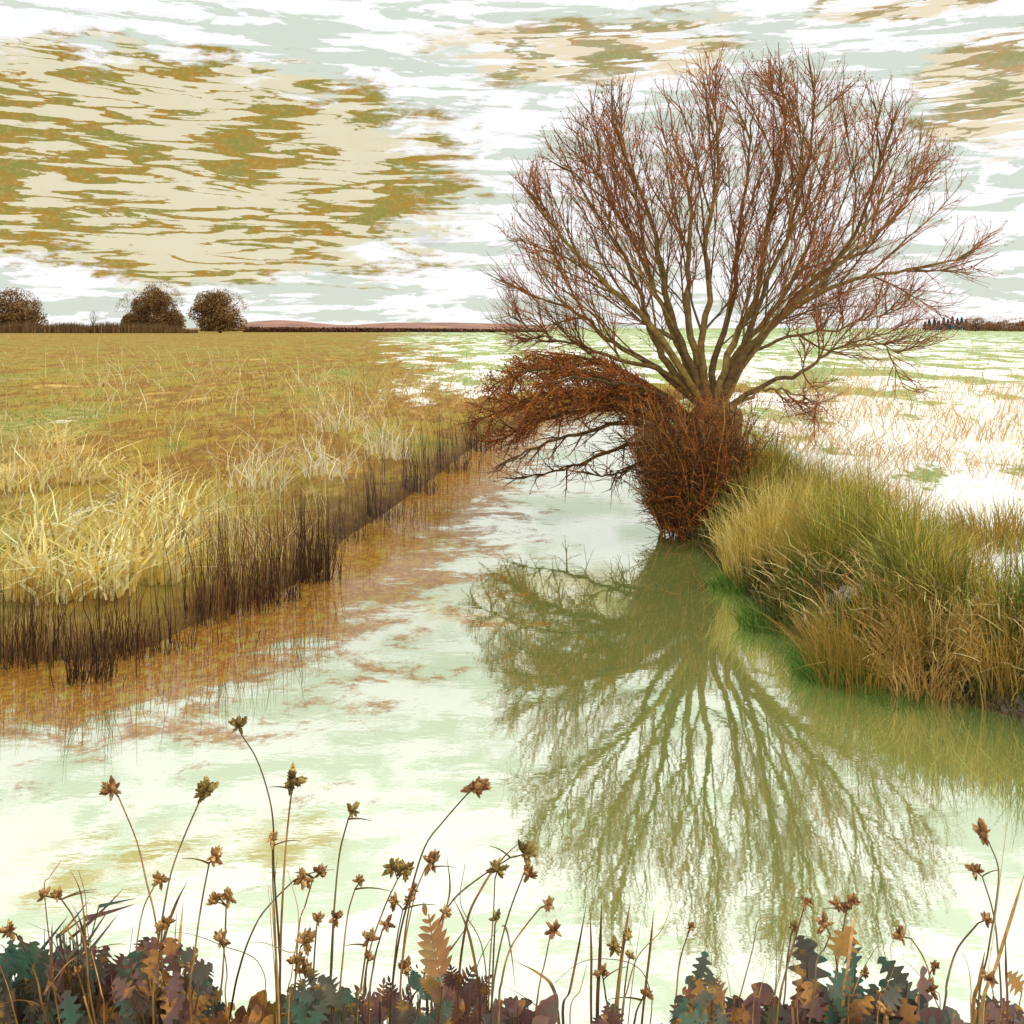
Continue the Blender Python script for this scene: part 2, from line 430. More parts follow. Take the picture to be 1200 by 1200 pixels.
def meadow():
    mb = MB()
    # short ochre turf
    X, Y = scatter(30000, -250, 640, 391, 770, lambda d, k, x, y: (d > 0.35) & (k == 0) & (rng.random(d.shape) < np.clip((d - 0.3) / 0.8, 0.1, 1)) & (rng.random(d.shape) < np.clip((575 - (600 + F * x / y)) / 170, 0.05, 1)))
    n = len(X); sc = np.clip(Y / 12, 0.8, 3.0)
    zn = np.array([mnoise.noise((a / (1.5 + .12 * b), b / (3 + .25 * b), 12.0)) + .5 * mnoise.noise((a * .8, b * .5, 2.0)) for a, b in zip(X, Y)])
    tc = pick(PAL_OCHRE, n, 0.2)
    q = zn < -0.12; tc[q] = pick([lin(124, 86, 34), lin(104, 72, 30), lin(146, 104, 44)], q.sum(), 0.2)
    q = zn > 0.22; tc[q] = pick([lin(108, 122, 50), lin(126, 136, 66), lin(92, 108, 42)], q.sum(), 0.2)
    blades(mb, X, Y, rng.uniform(0.04, 0.13, n) * np.sqrt(sc), rng.uniform(0, 6.28, n), rng.uniform(0.2, 1.1, n), rng.uniform(0.006, 0.011, n) * sc, tc, S=4)
    # long pale straws lying over it
    X, Y = scatter(13500, -250, 640, 392, 700, lambda d, k, x, y: (d > 0.3) & (k == 0))
    n = len(X); sc = np.clip(Y / 14, 0.8, 2.4)
    cl = np.array([mnoise.noise((a * 0.35, b * 0.25, 3.0)) for a, b in zip(X, Y)])
    ok = rng.random(n) < 0.3 + 1.7 * cl
    X, Y, cl, sc = X[ok], Y[ok], cl[ok], sc[ok]; n = len(X)
    zn = np.array([mnoise.noise((a / (1.5 + .12 * b), b / (3 + .25 * b), 12.0)) + .5 * mnoise.noise((a * .8, b * .5, 2.0)) for a, b in zip(X, Y)])
    ok = rng.random(n) < np.clip(0.75 + 1.3 * zn, 0.25, 1)
    X, Y, cl, sc, zn = X[ok], Y[ok], cl[ok], sc[ok], zn[ok]; n = len(X)
    sc_col = pick(PAL_STRAW, n, 0.12)
    q = (zn < -0.05) & (rng.random(n) < 0.6); sc_col[q] = pick([lin(186, 142, 66), lin(160, 114, 50)], q.sum(), 0.15)
    lean = math.pi * (0.85 + 0.25 * rng.normal(size=n)); lean = np.where(rng.random(n) < 0.35, lean + math.pi, lean)
    blades(mb, X, Y, rng.uniform(0.4, 1.1, n) * (1 + 0.6 * cl) * (0.75 + 0.35 * sc), lean, rng.uniform(0.2, 1.3, n), rng.uniform(0.006, 0.011, n) * sc, sc_col, S=6, kink=0.6)
    o = mb.build('meadow_grass', M_STRAW)
    tag(o, 'ochre turf with long pale straws covering the left meadow', 'grass', kind='stuff')
    mb = MB()
    X, Y = scatter(32000, 430, 1420, 391, 640, lambda d, k, x, y: (d > 1.2) & (k != 2))
    cl = np.array([mnoise.noise((a * 0.5, b * 0.3, 8.0)) for a, b in zip(X, Y)])
    ok = rng.random(len(X)) < 0.35 + 1.3 * cl
    X, Y = X[ok], Y[ok]
    n = len(X); sc = np.clip(Y / 14, 0.8, 2.2)
    lean = 0.25 * rng.normal(size=n) + np.where(rng.random(n) < 0.3, math.pi, 0.0)
    blades(mb, X, Y, rng.uniform(0.4, 1.0, n) * (0.75 + 0.35 * sc), lean, rng.uniform(0.3, 1.35, n), rng.uniform(0.006, 0.011, n) * sc, pick(PAL_RIGHT, n, 0.12), S=6, kink=0.6)
    o = mb.build('field_grass', M_STRAW)
    tag(o, 'thin tan straws bent over the white and green right field', 'grass', kind='stuff')
meadow()

def bank_grass():
    mb = MB()
    seg = np.array(rw[4:14])
    L_ = np.linalg.norm(np.diff(seg, axis=0), axis=1); cum = np.concatenate([[0], np.cumsum(L_)])
    N = 34000
    s = rng.uniform(0, cum[-1], N); i = np.searchsorted(cum, s, side='right') - 1; i = np.clip(i, 0, len(L_) - 1)
    t = (s - cum[i]) / L_[i]
    P = seg[i] + (seg[i + 1] - seg[i]) * t[:, None]
    tan = norm(seg[i + 1] - seg[i]); nrm = np.stack([-tan[:, 1], tan[:, 0]], -1)      # away from the water
    off = 0.04 + 1.5 * rng.random(N) ** 1.4
    X, Y = P[:, 0] + nrm[:, 0] * off, P[:, 1] + nrm[:, 1] * off
    d, k = river_sd(X, Y)
    ok = (d > 0.02); X, Y, off, nrm, d = X[ok], Y[ok], off[ok], nrm[ok], d[ok]
    n = len(X)
    cl = np.array([mnoise.noise((a * 1.7, b * 1.7, 1.0)) for a, b in zip(X, Y)])
    ok = rng.random(n) < 0.58 + 2.0 * cl - 0.25 * np.clip(off - 1.2, 0, 1)
    X, Y, off, nrm, cl = X[ok], Y[ok], off[ok], nrm[ok], cl[ok]; n = len(X)
    outward = np.arctan2(-nrm[:, 1], -nrm[:, 0])
    h_edge = np.clip(0.22 + off * 1.1, 0, 1)
    lean = np.where(off < 0.15, outward + rng.normal(0, 1.0, n), rng.uniform(0, 6.28, n))
    h = rng.uniform(0.28, 0.72, n) * (1 + 1.1 * cl) * h_edge
    c = pick(PAL_BANK, n, 0.18)
    gcl = np.array([mnoise.noise((a * 0.9, b * 0.9, 21.0)) for a, b in zip(X, Y)])
    grn = rng.random(n) < np.clip(0.22 + 1.0 * gcl + 0.35 * (off < 0.35), 0, 0.85)
    edge = (off < 0.6) & (rng.random(n) < 0.6)  # blades near the water coloured darker, painting shade into the bank and its reflection
    c[edge] = pick([lin(92, 96, 38), lin(74, 84, 30), lin(112, 104, 42), lin(84, 70, 32)], edge.sum(), 0.2)
    c[grn] = pick([PAL_BANK[2], PAL_BANK[0]] + PAL_GREEN[:2], grn.sum(), 0.15)
    blades(mb, X, Y, h, lean, np.clip(rng.normal(0.45, 0.3, n), 0.03, 1.25), rng.uniform(0.005, 0.011, n), c, S=6, kink=0.3)
    # broad dead leaves flopping over the green, and short thatch coloured dark to paint shade at its base
    q = rng.choice(n, 2000, replace=False)
    blades(mb, X[q], Y[q], rng.uniform(0.4, 0.75, len(q)) * np.clip(0.6 + off[q], 0, 1), rng.uniform(0, 6.28, len(q)), rng.uniform(0.5, 1.3, len(q)), rng.uniform(0.011, 0.019, len(q)),
           pick([lin(222, 190, 120), lin(204, 164, 96), lin(182, 130, 70), lin(232, 210, 150)], len(q), 0.15), S=7, kink=0.8)
    q = rng.choice(n, min(n, 17000), replace=False, p=(0.15 + (off < 0.7)) / (0.15 + (off < 0.7)).sum())
    blades(mb, X[q], Y[q], rng.uniform(0.10, 0.30, len(q)), rng.uniform(0, 6.28, len(q)), rng.uniform(0.2, 1.0, len(q)), rng.uniform(0.008, 0.015, len(q)),
           pick([lin(92, 70, 34), lin(70, 62, 28), lin(58, 74, 26)], len(q), 0.2), S=4)
    # short sedge covering the waterline, its dark colours painting in a shaded edge
    N2 = 6500
    s2 = rng.uniform(0, cum[-1], N2); i2 = np.clip(np.searchsorted(cum, s2, side='right') - 1, 0, len(L_) - 1); t2 = (s2 - cum[i2]) / L_[i2]
    tn = norm(seg[i2 + 1] - seg[i2]); P2 = seg[i2] + (seg[i2 + 1] - seg[i2]) * t2[:, None] + np.stack([-tn[:, 1], tn[:, 0]], -1) * rng.uniform(-0.03, 0.34, N2)[:, None]
    cl2 = np.array([mnoise.noise((a * 3, b * 3, 5.0)) for a, b in P2])
    blades(mb, P2[:, 0], P2[:, 1], rng.uniform(0.10, 0.34, N2) * (1 + 0.8 * cl2), rng.uniform(0, 6.28, N2), np.clip(rng.normal(0.7, 0.35, N2), 0.1, 1.3), rng.uniform(0.006, 0.012, N2),
           pick([lin(84, 78, 34), lin(66, 76, 28), lin(110, 96, 44), lin(60, 46, 24), lin(150, 122, 62)], N2, 0.2), S=5, kink=0.3)
    o = mb.build('bank_grass', M_GRASS)
    tag(o, 'dense olive and tan grass covering the right river bank', 'grass', kind='stuff')
bank_grass()

def tuft(name, px, py, n, rad, hmin, hmax, bend, w, pal, mat, label, cat, group, lean=None, kink=0.3, jit=0.12, spread=0.7, sub=None):
    """one clump of blades rooted together at the photo position (px, py) of its foot"""
    zf = 0.0
    for _ in range(6):
        Y = F * (H - zf) / (py - HOR); X = (px - 600) * Y / F
        zf = max(float(ground_z(np.array([X]), np.array([Y]))[0]), 0.0)
    org = (X, Y, zf)
    mb = MB(org)
    a = rng.uniform(0, 6.28, n); r = rad * np.sqrt(rng.random(n))
    if name == 'rush_clump': r = np.where(rng.random(n) < 0.2, r * 2.1, r)
    x, y = X + r * np.cos(a), Y + r * np.sin(a) * 0.8
    z = np.maximum(ground_z(x, y), -0.25 if name == 'rush_clump' else -0.04)
    ln = a + rng.normal(0, spread, n) if lean is None else lean + rng.normal(0, spread, n)
    blades(mb, x, y, rng.uniform(hmin, hmax, n), ln, np.clip(rng.normal(bend, bend * 0.45, n), 0.02, 1.35), rng.uniform(0.7, 1.3, n) * w, pick(pal, n, jit), S=7, z=z, kink=kink)
    o = mb.build(name, mat)
    return tag(o, label, cat, group)

G1 = 'tussocks along the right bank'
for a in [
    ('grass_tussock', 900, 655, 900, 0.42, 0.5, 0.95, 0.32, 0.0085, [lin(214, 186, 96), lin(196, 166, 76), lin(172, 148, 62), lin(226, 204, 128)], 'tall upright golden tussock just right of the tree foot'),
    ('grass_tussock', 968, 668, 900, 0.42, 0.45, 0.8, 0.42, 0.0085, [lin(190, 160, 76), lin(166, 142, 58), lin(140, 130, 50)], 'yellow olive tussock next right of the tall golden one'),
    ('grass_tussock', 1010, 735, 700, 0.36, 0.5, 0.85, 0.55, 0.0065, [lin(166, 128, 56), lin(140, 112, 44), lin(120, 112, 40)], 'brownish olive tussock in the middle of the right bank, above the bright green tuft'),
    ('grass_tussock', 1085, 742, 480, 0.28, 0.35, 0.62, 0.55, 0.0085, [lin(214, 178, 110), lin(190, 150, 84), lin(168, 124, 60)], 'straw coloured tussock with blades flopping down to the waterline'),
    ('grass_tussock', 1178, 752, 480, 0.28, 0.35, 0.62, 0.55, 0.0085, [lin(196, 160, 88), lin(168, 128, 60), lin(140, 120, 50)], 'drooping tan tussock at the right edge of the photo above the water'),
    ('grass_tussock', 1165, 640, 700, 0.5, 0.3, 0.6, 0.5, 0.0085, [lin(176, 140, 60), lin(150, 124, 54), lin(196, 158, 70), lin(128, 124, 50)], 'ochre tussock high on the bank at the right edge, below the white field'),
    ('grass_tussock', 1075, 650, 500, 0.45, 0.2, 0.42, 0.5, 0.008, [lin(150, 140, 66), lin(126, 128, 58), lin(176, 156, 84)], 'low olive tussock fringing the lower edge of the white field')]:
    tuft(*a[:9], a[9], M_GRASS, a[10], 'grass tussock', G1)
G2 = 'bright green tufts at the right waterline'
for a in [
    ('grass_tuft', 864, 690, 380, 0.24, 0.16, 0.34, 0.5, 0.008, 'bright green grass tuft nearest the tree, at the waterline'),
    ('grass_tuft', 902, 734, 440, 0.26, 0.18, 0.38, 0.5, 0.008, 'bright green grass tuft at the waterline under the golden tussock'),
    ('grass_tuft', 978, 792, 560, 0.28, 0.18, 0.40, 0.5, 0.008, 'largest bright green tuft spilling over the middle of the right waterline'),
    ('grass_tuft', 1050, 816, 360, 0.22, 0.12, 0.28, 0.8, 0.006, 'small low green tuft just left of the flopping straw coloured tussock')]:
    tuft(*a[:9], PAL_GREEN, M_GRASS, a[9], 'grass tuft', G2)

G3 = 'pale straw tufts on the left meadow'
straw = [
    (15, 700, 70, .25, 'pale yellow straw tuft cut by the left edge just above the rushes'),
    (62, 702, 90, .28, 'thick pale yellow straw tuft just above the darkest rush clump'),
    (120, 694, 90, .28, 'wide pale yellow straw tuft between the left rushes and the tall rush stand'),
    (178, 680, 80, .26, 'pale yellow straw tuft leaning against the left side of the tall rush stand'),
    (140, 640, 80, .3, 'bright straw tuft with crossing broad blades, one step up from the rushes'),
    (205, 625, 70, .28, 'bright straw tuft behind the tall rush stand with long upright blades'),
    (55, 640, 70, .3, 'flattened yellow straw tuft near the left edge in mid meadow'),
    (25, 575, 50, .32, 'small broken yellow straw tuft at the left edge of the ochre turf'),
    (95, 565, 50, .32, 'loose yellow straw tuft in the middle of the left ochre turf'),
    (165, 585, 50, .3, 'thin yellow straw tuft with a few broken blades on ochre turf'),
    (60, 520, 40, .4, 'farthest of the yellow straw tufts on the left meadow')]
for (x, y, n, r, lb) in straw:
    tuft('straw_tuft', x, y, n, r, 0.4, 0.95, 0.75, 0.028, PAL_YELLOW, M_STRAW, lb, 'straw tuft', G3, kink=1.1, spread=1.2)
for (x, y, n, r, lb) in [
    (300, 572, 45, .4, 'whitish straw tuft behind the right part of the tall rush stand'),
    (385, 560, 50, .45, 'whitish straw tuft with tall thin blades above the middle reach of the left bank'),
    (455, 535, 60, .4, 'white bleached straw tuft with crossed blades on the left bank before the bend'),
    (395, 505, 45, .5, 'tall fanned tan straw tuft standing up from the left meadow near the bank')]:
    tuft('straw_tuft', x, y, n, r, 0.5, 1.15, 0.6, 0.016, [lin(230, 218, 184), lin(214, 190, 140), lin(240, 232, 210)], M_STRAW, lb, 'straw tuft', G3, kink=0.9, spread=1.2)

G4 = 'dark rush clumps along the left bank'
DARK = [lin(58, 38, 24), lin(74, 48, 28), lin(40, 26, 18), lin(96, 64, 36)]
MIDB = [lin(86, 56, 30), lin(110, 74, 40), lin(58, 38, 24), lin(140, 102, 60), lin(66, 44, 26)]
PURP = [lin(96, 74, 66), lin(120, 92, 74), lin(76, 58, 52)]
for (x, y, n, r, h0, h1, pal, lb) in [
    (8, 768, 170, .26, .28, .62, MIDB, 'brown rush clump cut by the left edge of the photo'),
    (52, 772, 150, .24, .3, .6, MIDB, 'thin brown rush clump between the left edge and the darkest clump'),
    (106, 796, 330, .20, .35, .72, DARK, 'darkest and densest rush clump standing out into the water on the left'),
    (28, 752, 150, .3, .3, .6, DARK, 'low dark rush clump just under the straw tuft at the left edge'),
    (140, 750, 170, .3, .3, .62, MIDB, 'brown rush clump behind the gap right of the darkest clump'),
    (160, 770, 150, .24, .28, .55, MIDB, 'low brown rush clump at the waterline just right of the darkest clump'),
    (205, 762, 120, .2, .3, .6, DARK, 'sparse dark rush clump at the corner where the bank turns'),
    (240, 728, 190, .26, .5, .9, MIDB, 'leftmost clump of the tall rush stand, brown with straw'),
    (283, 716, 230, .28, .6, 1.0, MIDB, 'tall brown rush clump in the middle of the tall stand'),
    (326, 704, 210, .28, .6, 1.0, DARK, 'tall dark rush clump next to the right end of the tall stand'),
    (370, 680, 320, .24, .55, .95, DARK, 'dense blackish rush clump at the right end of the tall stand'),
    (285, 752, 70, .3, .3, .6, DARK, 'few scattered dark rushes standing in open water before the tall stand'),
    (412, 632, 120, .3, .4, .75, PURP, 'thin greyish rush clump just beyond the tall stand'),
    (450, 608, 140, .35, .45, .85, PURP, 'grey brown rush clump halfway along the far left bank'),
    (492, 578, 140, .38, .5, .9, PURP, 'grey brown rush clump beyond the white bleached straw'),
    (530, 552, 170, .42, .5, 1.0, PURP, 'purplish rush clump left of the hanging rust branches'),
    (566, 528, 170, .45, .5, 1.0, DARK, 'farthest dark rush clump partly behind the hanging rust branches')]:
    tuft('rush_clump', x, y, int(n * 0.6), r * 0.8, h0 * 0.35, h1 * 1.4, 0.14, 0.0075 if y > 620 else 0.011, pal, M_RUSH, lb, 'rush clump', G4, kink=0.22, spread=1.2, jit=0.25)

# ------------------------------------------------------------------ the bare willow
TY = 12.7
def C2(cx, cy):                     # photo position from the enlarged study of the tree
    return 540 + cx / 1.81818, 40 + cy / 1.81818

TREE_ORG = at(832, 622, TY); TREE_ORG[2] = float(ground_z(TREE_ORG[0:1], TREE_ORG[1:2])[0])
tree = empty('willow_tree', TREE_ORG)
tag(tree, 'bare spreading willow with reddish twigs leaning over the river', 'tree')

BARKC = [lin(118, 92, 48), lin(100, 76, 42), lin(130, 106, 56)]
RED = [lin(154, 88, 46), lin(170, 102, 54), lin(128, 74, 40), lin(178, 114, 62)]
RUST = [lin(158, 90, 36), lin(178, 106, 44), lin(130, 72, 32), lin(104, 62, 32)]

cen = at(864, 325, 13.9); RAD = np.array([3.78, 2.9, 3.28])
def inside_crown(p, j):
    return (((p - cen) / (RAD * j)) ** 2).sum() < 1
cenb = at(655, 482, 13.0); RADB = np.array([1.42, 1.3, 0.92])
def inside_bush(p, j):
    return (((p - cenb) / (RADB * j)) ** 2).sum() < 1

UP = np.array([0, 0, 1.0])
def grow(start, d, length, S, up, wob, inside=None):
    d = d / np.linalg.norm(d)
    P = [start]; step = length / (S - 1); j = random.uniform(0.9, 1.06)
    k = S - 1
    for i in range(S - 1):
        d = d + UP * up + np.array([random.gauss(0, wob), random.gauss(0, wob), random.gauss(0, wob)])
        d = d / np.linalg.norm(d)
        P.append(P[-1] + d * step)
    P = np.array(P)
    if inside is not None and not inside(P[-1], j):
        n = S
        while n > 1 and not inside(P[n - 1], j): n -= 1
        if n < 0.45 * S: return None
        f = np.linspace(0, n - 1, S); i0 = np.minimum(f.astype(int), S - 2); P = P[i0] + (P[i0 + 1] - P[i0]) * (f - i0)[:, None]
    return P

def children(par, t0, n, ang, l0, l1, S, up, wob, inside, outward=None):
    res = []
    n_ = len(par)
    for i in range(n):
        t = t0 + (1 - t0) * ((i + random.random()) / n)
        f = t * (n_ - 1); a = min(int(f), n_ - 2); p = par[a] + (par[a + 1] - par[a]) * (f - a)
        tan = par[a + 1] - par[a]; tan = tan / (np.linalg.norm(tan) + 1e-9)
        r = np.cross(tan, np.array([random.gauss(0, 1), random.gauss(0, 1), random.gauss(0, 1)])); r = r / (np.linalg.norm(r) + 1e-9)
        an = math.radians(random.uniform(*ang))
        d = tan * math.cos(an) + r * math.sin(an)
        if outward is not None: d = d + outward
        g = grow(p, d, random.uniform(l0, l1) * (1.15 - 0.45 * t), S, up, wob, inside)
        if g is not None: res.append(g)
    return res

def trunk():
    mb = MB(TREE_ORG)
    ctrl = [TREE_ORG + np.array([0.0, 0, -0.25]), at(834, 585, TY), at(836, 540, TY), at(838, 505, TY), at(838, 470, TY)]
    S = 30; P = catmull(ctrl, S); t = np.linspace(0, 1, S)
    R = 0.30 + 0.16 * np.exp(-t * 6) + 0.03 * t
    R[-3:] *= [0.92, 0.7, 0.3]
    k = 28
    t_ = norm(np.gradient(P, axis=0)); a = norm(np.cross(t_, np.array([0, 1.0, 0.1]))); b = np.cross(t_, a)
    V = np.zeros((S, k, 3))
    for i in range(S):
        for j in range(k):
            an = j * 2 * math.pi / k
            q = P[i] + R[i] * (a[i] * math.cos(an) + b[i] * math.sin(an))
            rr = R[i] * (1 + 0.16 * mnoise.noise((math.cos(an) * 2.2, math.sin(an) * 2.2, t[i] * 1.6)) + 0.10 * mnoise.noise((math.cos(an) * 6, math.sin(an) * 6, t[i] * 3)))
            V[i, j] = P[i] + rr * (a[i] * math.cos(an) + b[i] * math.sin(an))
    idx = np.arange(S * k).reshape(S, k); nx = np.roll(idx, -1, axis=1)
    Q = np.stack([idx[:-1], nx[:-1], nx[1:], idx[1:]], -1).reshape(-1, 4)
    mb.add(V, [Q], BARKC[0])
    mb.build('trunk', M_BARK, tree)
trunk()

LIMBS = [  # points in the enlarged study, depth drift at the tip, radius at the foot
    ([(520, 800), (440, 722), (330, 692), (240, 662), (165, 640), (110, 600)], -0.6, .060),
    ([(515, 795), (400, 700), (310, 650), (250, 592), (150, 560), (65, 520)], 0.6, .072),
    ([(520, 795), (420, 640), (340, 560), (270, 490), (210, 425), (165, 365), (140, 325)], -0.9, .080),
    ([(520, 795), (440, 700), (400, 620), (370, 520), (300, 400), (230, 280), (200, 215)], 1.2, .088),
    ([(525, 795), (480, 680), (440, 560), (420, 450), (380, 330), (340, 230), (300, 150)], -0.8, .092),
    ([(528, 795), (490, 640), (482, 520), (490, 400), (470, 280), (445, 170), (432, 95)], 1.7, .085),
    ([(532, 795), (510, 680), (530, 560), (522, 440), (548, 300), (542, 160), (540, 70)], -1.2, .085),
    ([(538, 795), (542, 690), (580, 560), (592, 430), (610, 300), (622, 170), (612, 95)], 0.9, .078),
    ([(542, 795), (570, 680), (628, 560), (650, 430), (680, 290), (692, 170), (690, 85)], -0.4, .085),
    ([(546, 795), (590, 680), (660, 600), (720, 500), (760, 380), (790, 250), (790, 130)], 1.6, .082),
    ([(550, 795), (600, 690), (690, 590), (800, 480), (860, 380), (890, 260), (882, 140)], -1.4, .088),
    ([(556, 792), (622, 668), (720, 570), (830, 470), (920, 390), (980, 290), (1010, 190)], 0.5, .080),
    ([(550, 790), (640, 650), (760, 550), (860, 520), (960, 500), (1060, 480), (1110, 440), (1148, 412)], -0.5, .062),
    ([(548, 795), (596, 680), (645, 545), (695, 425), (735, 290), (752, 180), (748, 95)], -1.0, .066),
    ([(522, 795), (460, 660), (405, 525), (345, 405), (295, 275), (262, 175)], 0.2, .070),
    ([(550, 790), (592, 700), (700, 642), (800, 630), (880, 600), (925, 585)], 1.0, .045),
    ([(560, 800), (640, 752), (720, 722), (780, 682), (860, 652), (940, 682)], -0.7, .058),
    ([(570, 798), (650, 757), (720, 768), (776, 800)], -1.0, .034),
]
limb_meta = []
for li, (pts, dz, r0) in enumerate(LIMBS):
    m = len(pts)
    W = []
    for i, (cx, cy) in enumerate(pts):
        t = i / (m - 1)
        W.append(at(*C2(cx, cy), TY + dz * t ** 1.1 + 1.4 * t))
    S = 26
    P = catmull(W, S)
    P[3:] += np.array([[random.gauss(0, .016) for _ in range(3)] for _ in range(S - 3)])
    t = np.linspace(0, 1, S)
    R = r0 * 0.64 * ((1 - t) ** 1.25 * 0.85 + 0.15 * (1 - t)) + 0.006
    mb = MB(TREE_ORG)
    mb.tubes(P[None], R[None], 9, BARKC[li % 3])
    # heavier forks belong to the limb itself
    low = li in (0, 15, 16, 17)
    big = children(P, 0.16, 13, (14, 40), 1.1, 2.5, 12, 0.035, 0.055, inside_crown) if not low else children(P, 0.35, 4 if li == 17 else 12, (20, 50), 0.35, 0.5 if li == 17 else 1.0, 10, 0.05, 0.09, inside_crown)
    for b in big:
        tt = np.linspace(0, 1, len(b))
        mb.tubes(b[None], (random.uniform(.009, .017) * (1 - tt) + .0036)[None], 6, BARKC[(li + 1) % 3] * random.uniform(.85, 1.1))
    limb = mb.build('limb', M_BARK, tree)
    # twigs
    tw = MB(TREE_ORG)
    l2 = []
    for b in big:
        l2 += children(b, 0.15, 11 if not low else 8, (14, 40), 0.45, 1.15 if not low else 0.7, 8, 0.05, 0.07, inside_crown)
    if len(l2) < 20:
        for b in big: l2 += children(b, 0.15, 8, (20, 45), 0.2, 0.4, 8, 0.05, 0.07, None)
    l2 += children(P, 0.55, 6, (15, 38), 0.4, 0.9, 8, 0.05, 0.07, inside_crown)
    A = np.array(l2); tt = np.linspace(0, 1, 8)
    RL = np.repeat((0.0052 * (1 - tt) + 0.0024)[None], len(A), 0)
    tw.tubes(A, RL, 4, pick([BARKC[1], RED[0], RED[2]], len(A), 0.15))
    l3 = []
    for b in l2:
        l3 += children(b, 0.1, 5, (18, 44), 0.18, 0.5, 5, 0.08, 0.10, inside_crown)
    if len(l3) < 20:
        for b in l2: l3 += children(b, 0.1, 4, (18, 44), 0.1, 0.25, 5, 0.08, 0.1, None)
    A = np.array(l3); tt = np.linspace(0, 1, 5)
    tw.tubes(A, np.repeat((0.0024 * (1 - tt) + 0.0017)[None], len(A), 0), 3, pick(RED, len(A), 0.18))
    # buds and last withered leaves near the twig ends
    n = int(len(A) * (3.0 if not low else 1.2))
    ii = rng.integers(0, len(A), n); jj = rng.integers(1, 5, n)
    c = A[ii, jj] + rng.normal(0, 0.012, (n, 3))
    high = np.clip((c[:, 2] - 2.6) / 2.2, 0.25, 1)
    kp = rng.random(n) < high; c = c[kp]; n = len(c)
    u = rdir(n) * rng.uniform(0.010, 0.024, (n, 1)); v = norm(np.cross(u, rdir(n))) * rng.uniform(0.004, 0.009, (n, 1))
    tw.quads(c, u, v, pick(RED + [lin(160, 100, 66)], n, 0.2))
    tw.build('twigs', M_TWIG, limb)

# low branches sweeping left over the water, thick with rust coloured twigs
LOW = [
    ([(500, 850), (390, 780), (270, 722), (160, 715), (70, 745)], -0.5, .04),
    ([(495, 830), (400, 750), (300, 700), (200, 690), (110, 730)], 0.6, .04),
    ([(500, 870), (380, 810), (240, 775), (120, 790), (20, 830)], 0.3, .038),
    ([(490, 880), (370, 830), (260, 850), (160, 880), (80, 925)], -0.9, .034),
    ([(480, 900), (380, 870), (280, 905), (200, 935), (120, 945)], -0.3, .030),
    ([(490, 860), (330, 800), (180, 820), (90, 860), (40, 880)], 0.9, .034),
    ([(500, 900), (430, 890), (370, 920), (320, 940), (260, 930)], -1.2, .026),
    ([(500, 840), (420, 770), (330, 745), (250, 735), (170, 750)], -1.1, .036),
    ([(495, 820), (420, 760), (340, 720), (260, 690), (180, 680)], 0.0, .034),
    ([(495, 850), (400, 790), (300, 770), (200, 765), (100, 790)], -0.6, .034),
    ([(500, 840), (430, 790), (330, 770), (220, 790), (130, 830)], 0.7, .034)]
for li, (pts, dz, r0) in enumerate(LOW):
    m = len(pts)
    W = [at(*C2(cx, cy), TY + dz * (i / (m - 1)) + 0.15) for i, (cx, cy) in enumerate(pts)]
    S = 20; P = catmull(W, S); P[2:] += np.array([[random.gauss(0, .012) for _ in range(3)] for _ in range(S - 2)])
    t = np.linspace(0, 1, S)
    mb = MB(TREE_ORG); mb.tubes(P[None], (r0 * (1 - t) + 0.007)[None], 7, BARKC[1] * 0.8)
    lb = mb.build('low_branch', M_BARK, tree)
    tw = MB(TREE_ORG)
    droop = li in (3, 4, 6)
    l1 = children(P, 0.08, 30 if not droop else 16, (20, 65), 0.35 if not droop else 0.2, 0.95 if not droop else 0.5, 8, -0.01 if droop else 0.05, 0.1, inside_bush if not droop else None)
    if len(l1) < 8: l1 = children(P, 0.08, 16, (20, 50), 0.2, 0.5, 8, 0.0, 0.1, None)
    tt = np.linspace(0, 1, 8)
    tw.tubes(np.array(l1), np.repeat((0.010 * (1 - tt) + 0.004)[None], len(l1), 0), 4, pick(RUST if not droop else [lin(70, 46, 28), RUST[3]], len(l1), 0.15))
    l2 = []
    for b in l1: l2 += children(b, 0.1, 11 if not droop else 5, (20, 60), 0.18, 0.46, 5, 0.03, 0.12, inside_bush if not droop else None)
    if len(l2) < 12:
        for b in l1: l2 += children(b, 0.1, 5, (20, 55), 0.1, 0.25, 5, 0.0, 0.12, None)
    A = np.array(l2); tt = np.linspace(0, 1, 5)
    tw.tubes(A, np.repeat((0.0045 * (1 - tt) + 0.0022)[None], len(A), 0), 3, pick(RUST if not droop else [lin(80, 50, 30), RUST[2]], len(A), 0.2))
    n = int(len(A) * (8.5 if not droop else 1.2))
    ii = rng.integers(0, len(A), n); jj = rng.integers(1, 5, n); c = A[ii, jj] + rng.normal(0, 0.03, (n, 3))
    u = rdir(n) * rng.uniform(0.010, 0.024, (n, 1)); v = norm(np.cross(u, rdir(n))) * rng.uniform(0.004, 0.009, (n, 1))
    tw.quads(c, u, v, pick(RUST + [lin(170, 100, 44)], n, 0.25))
    tw.build('twigs', M_TWIG, lb)

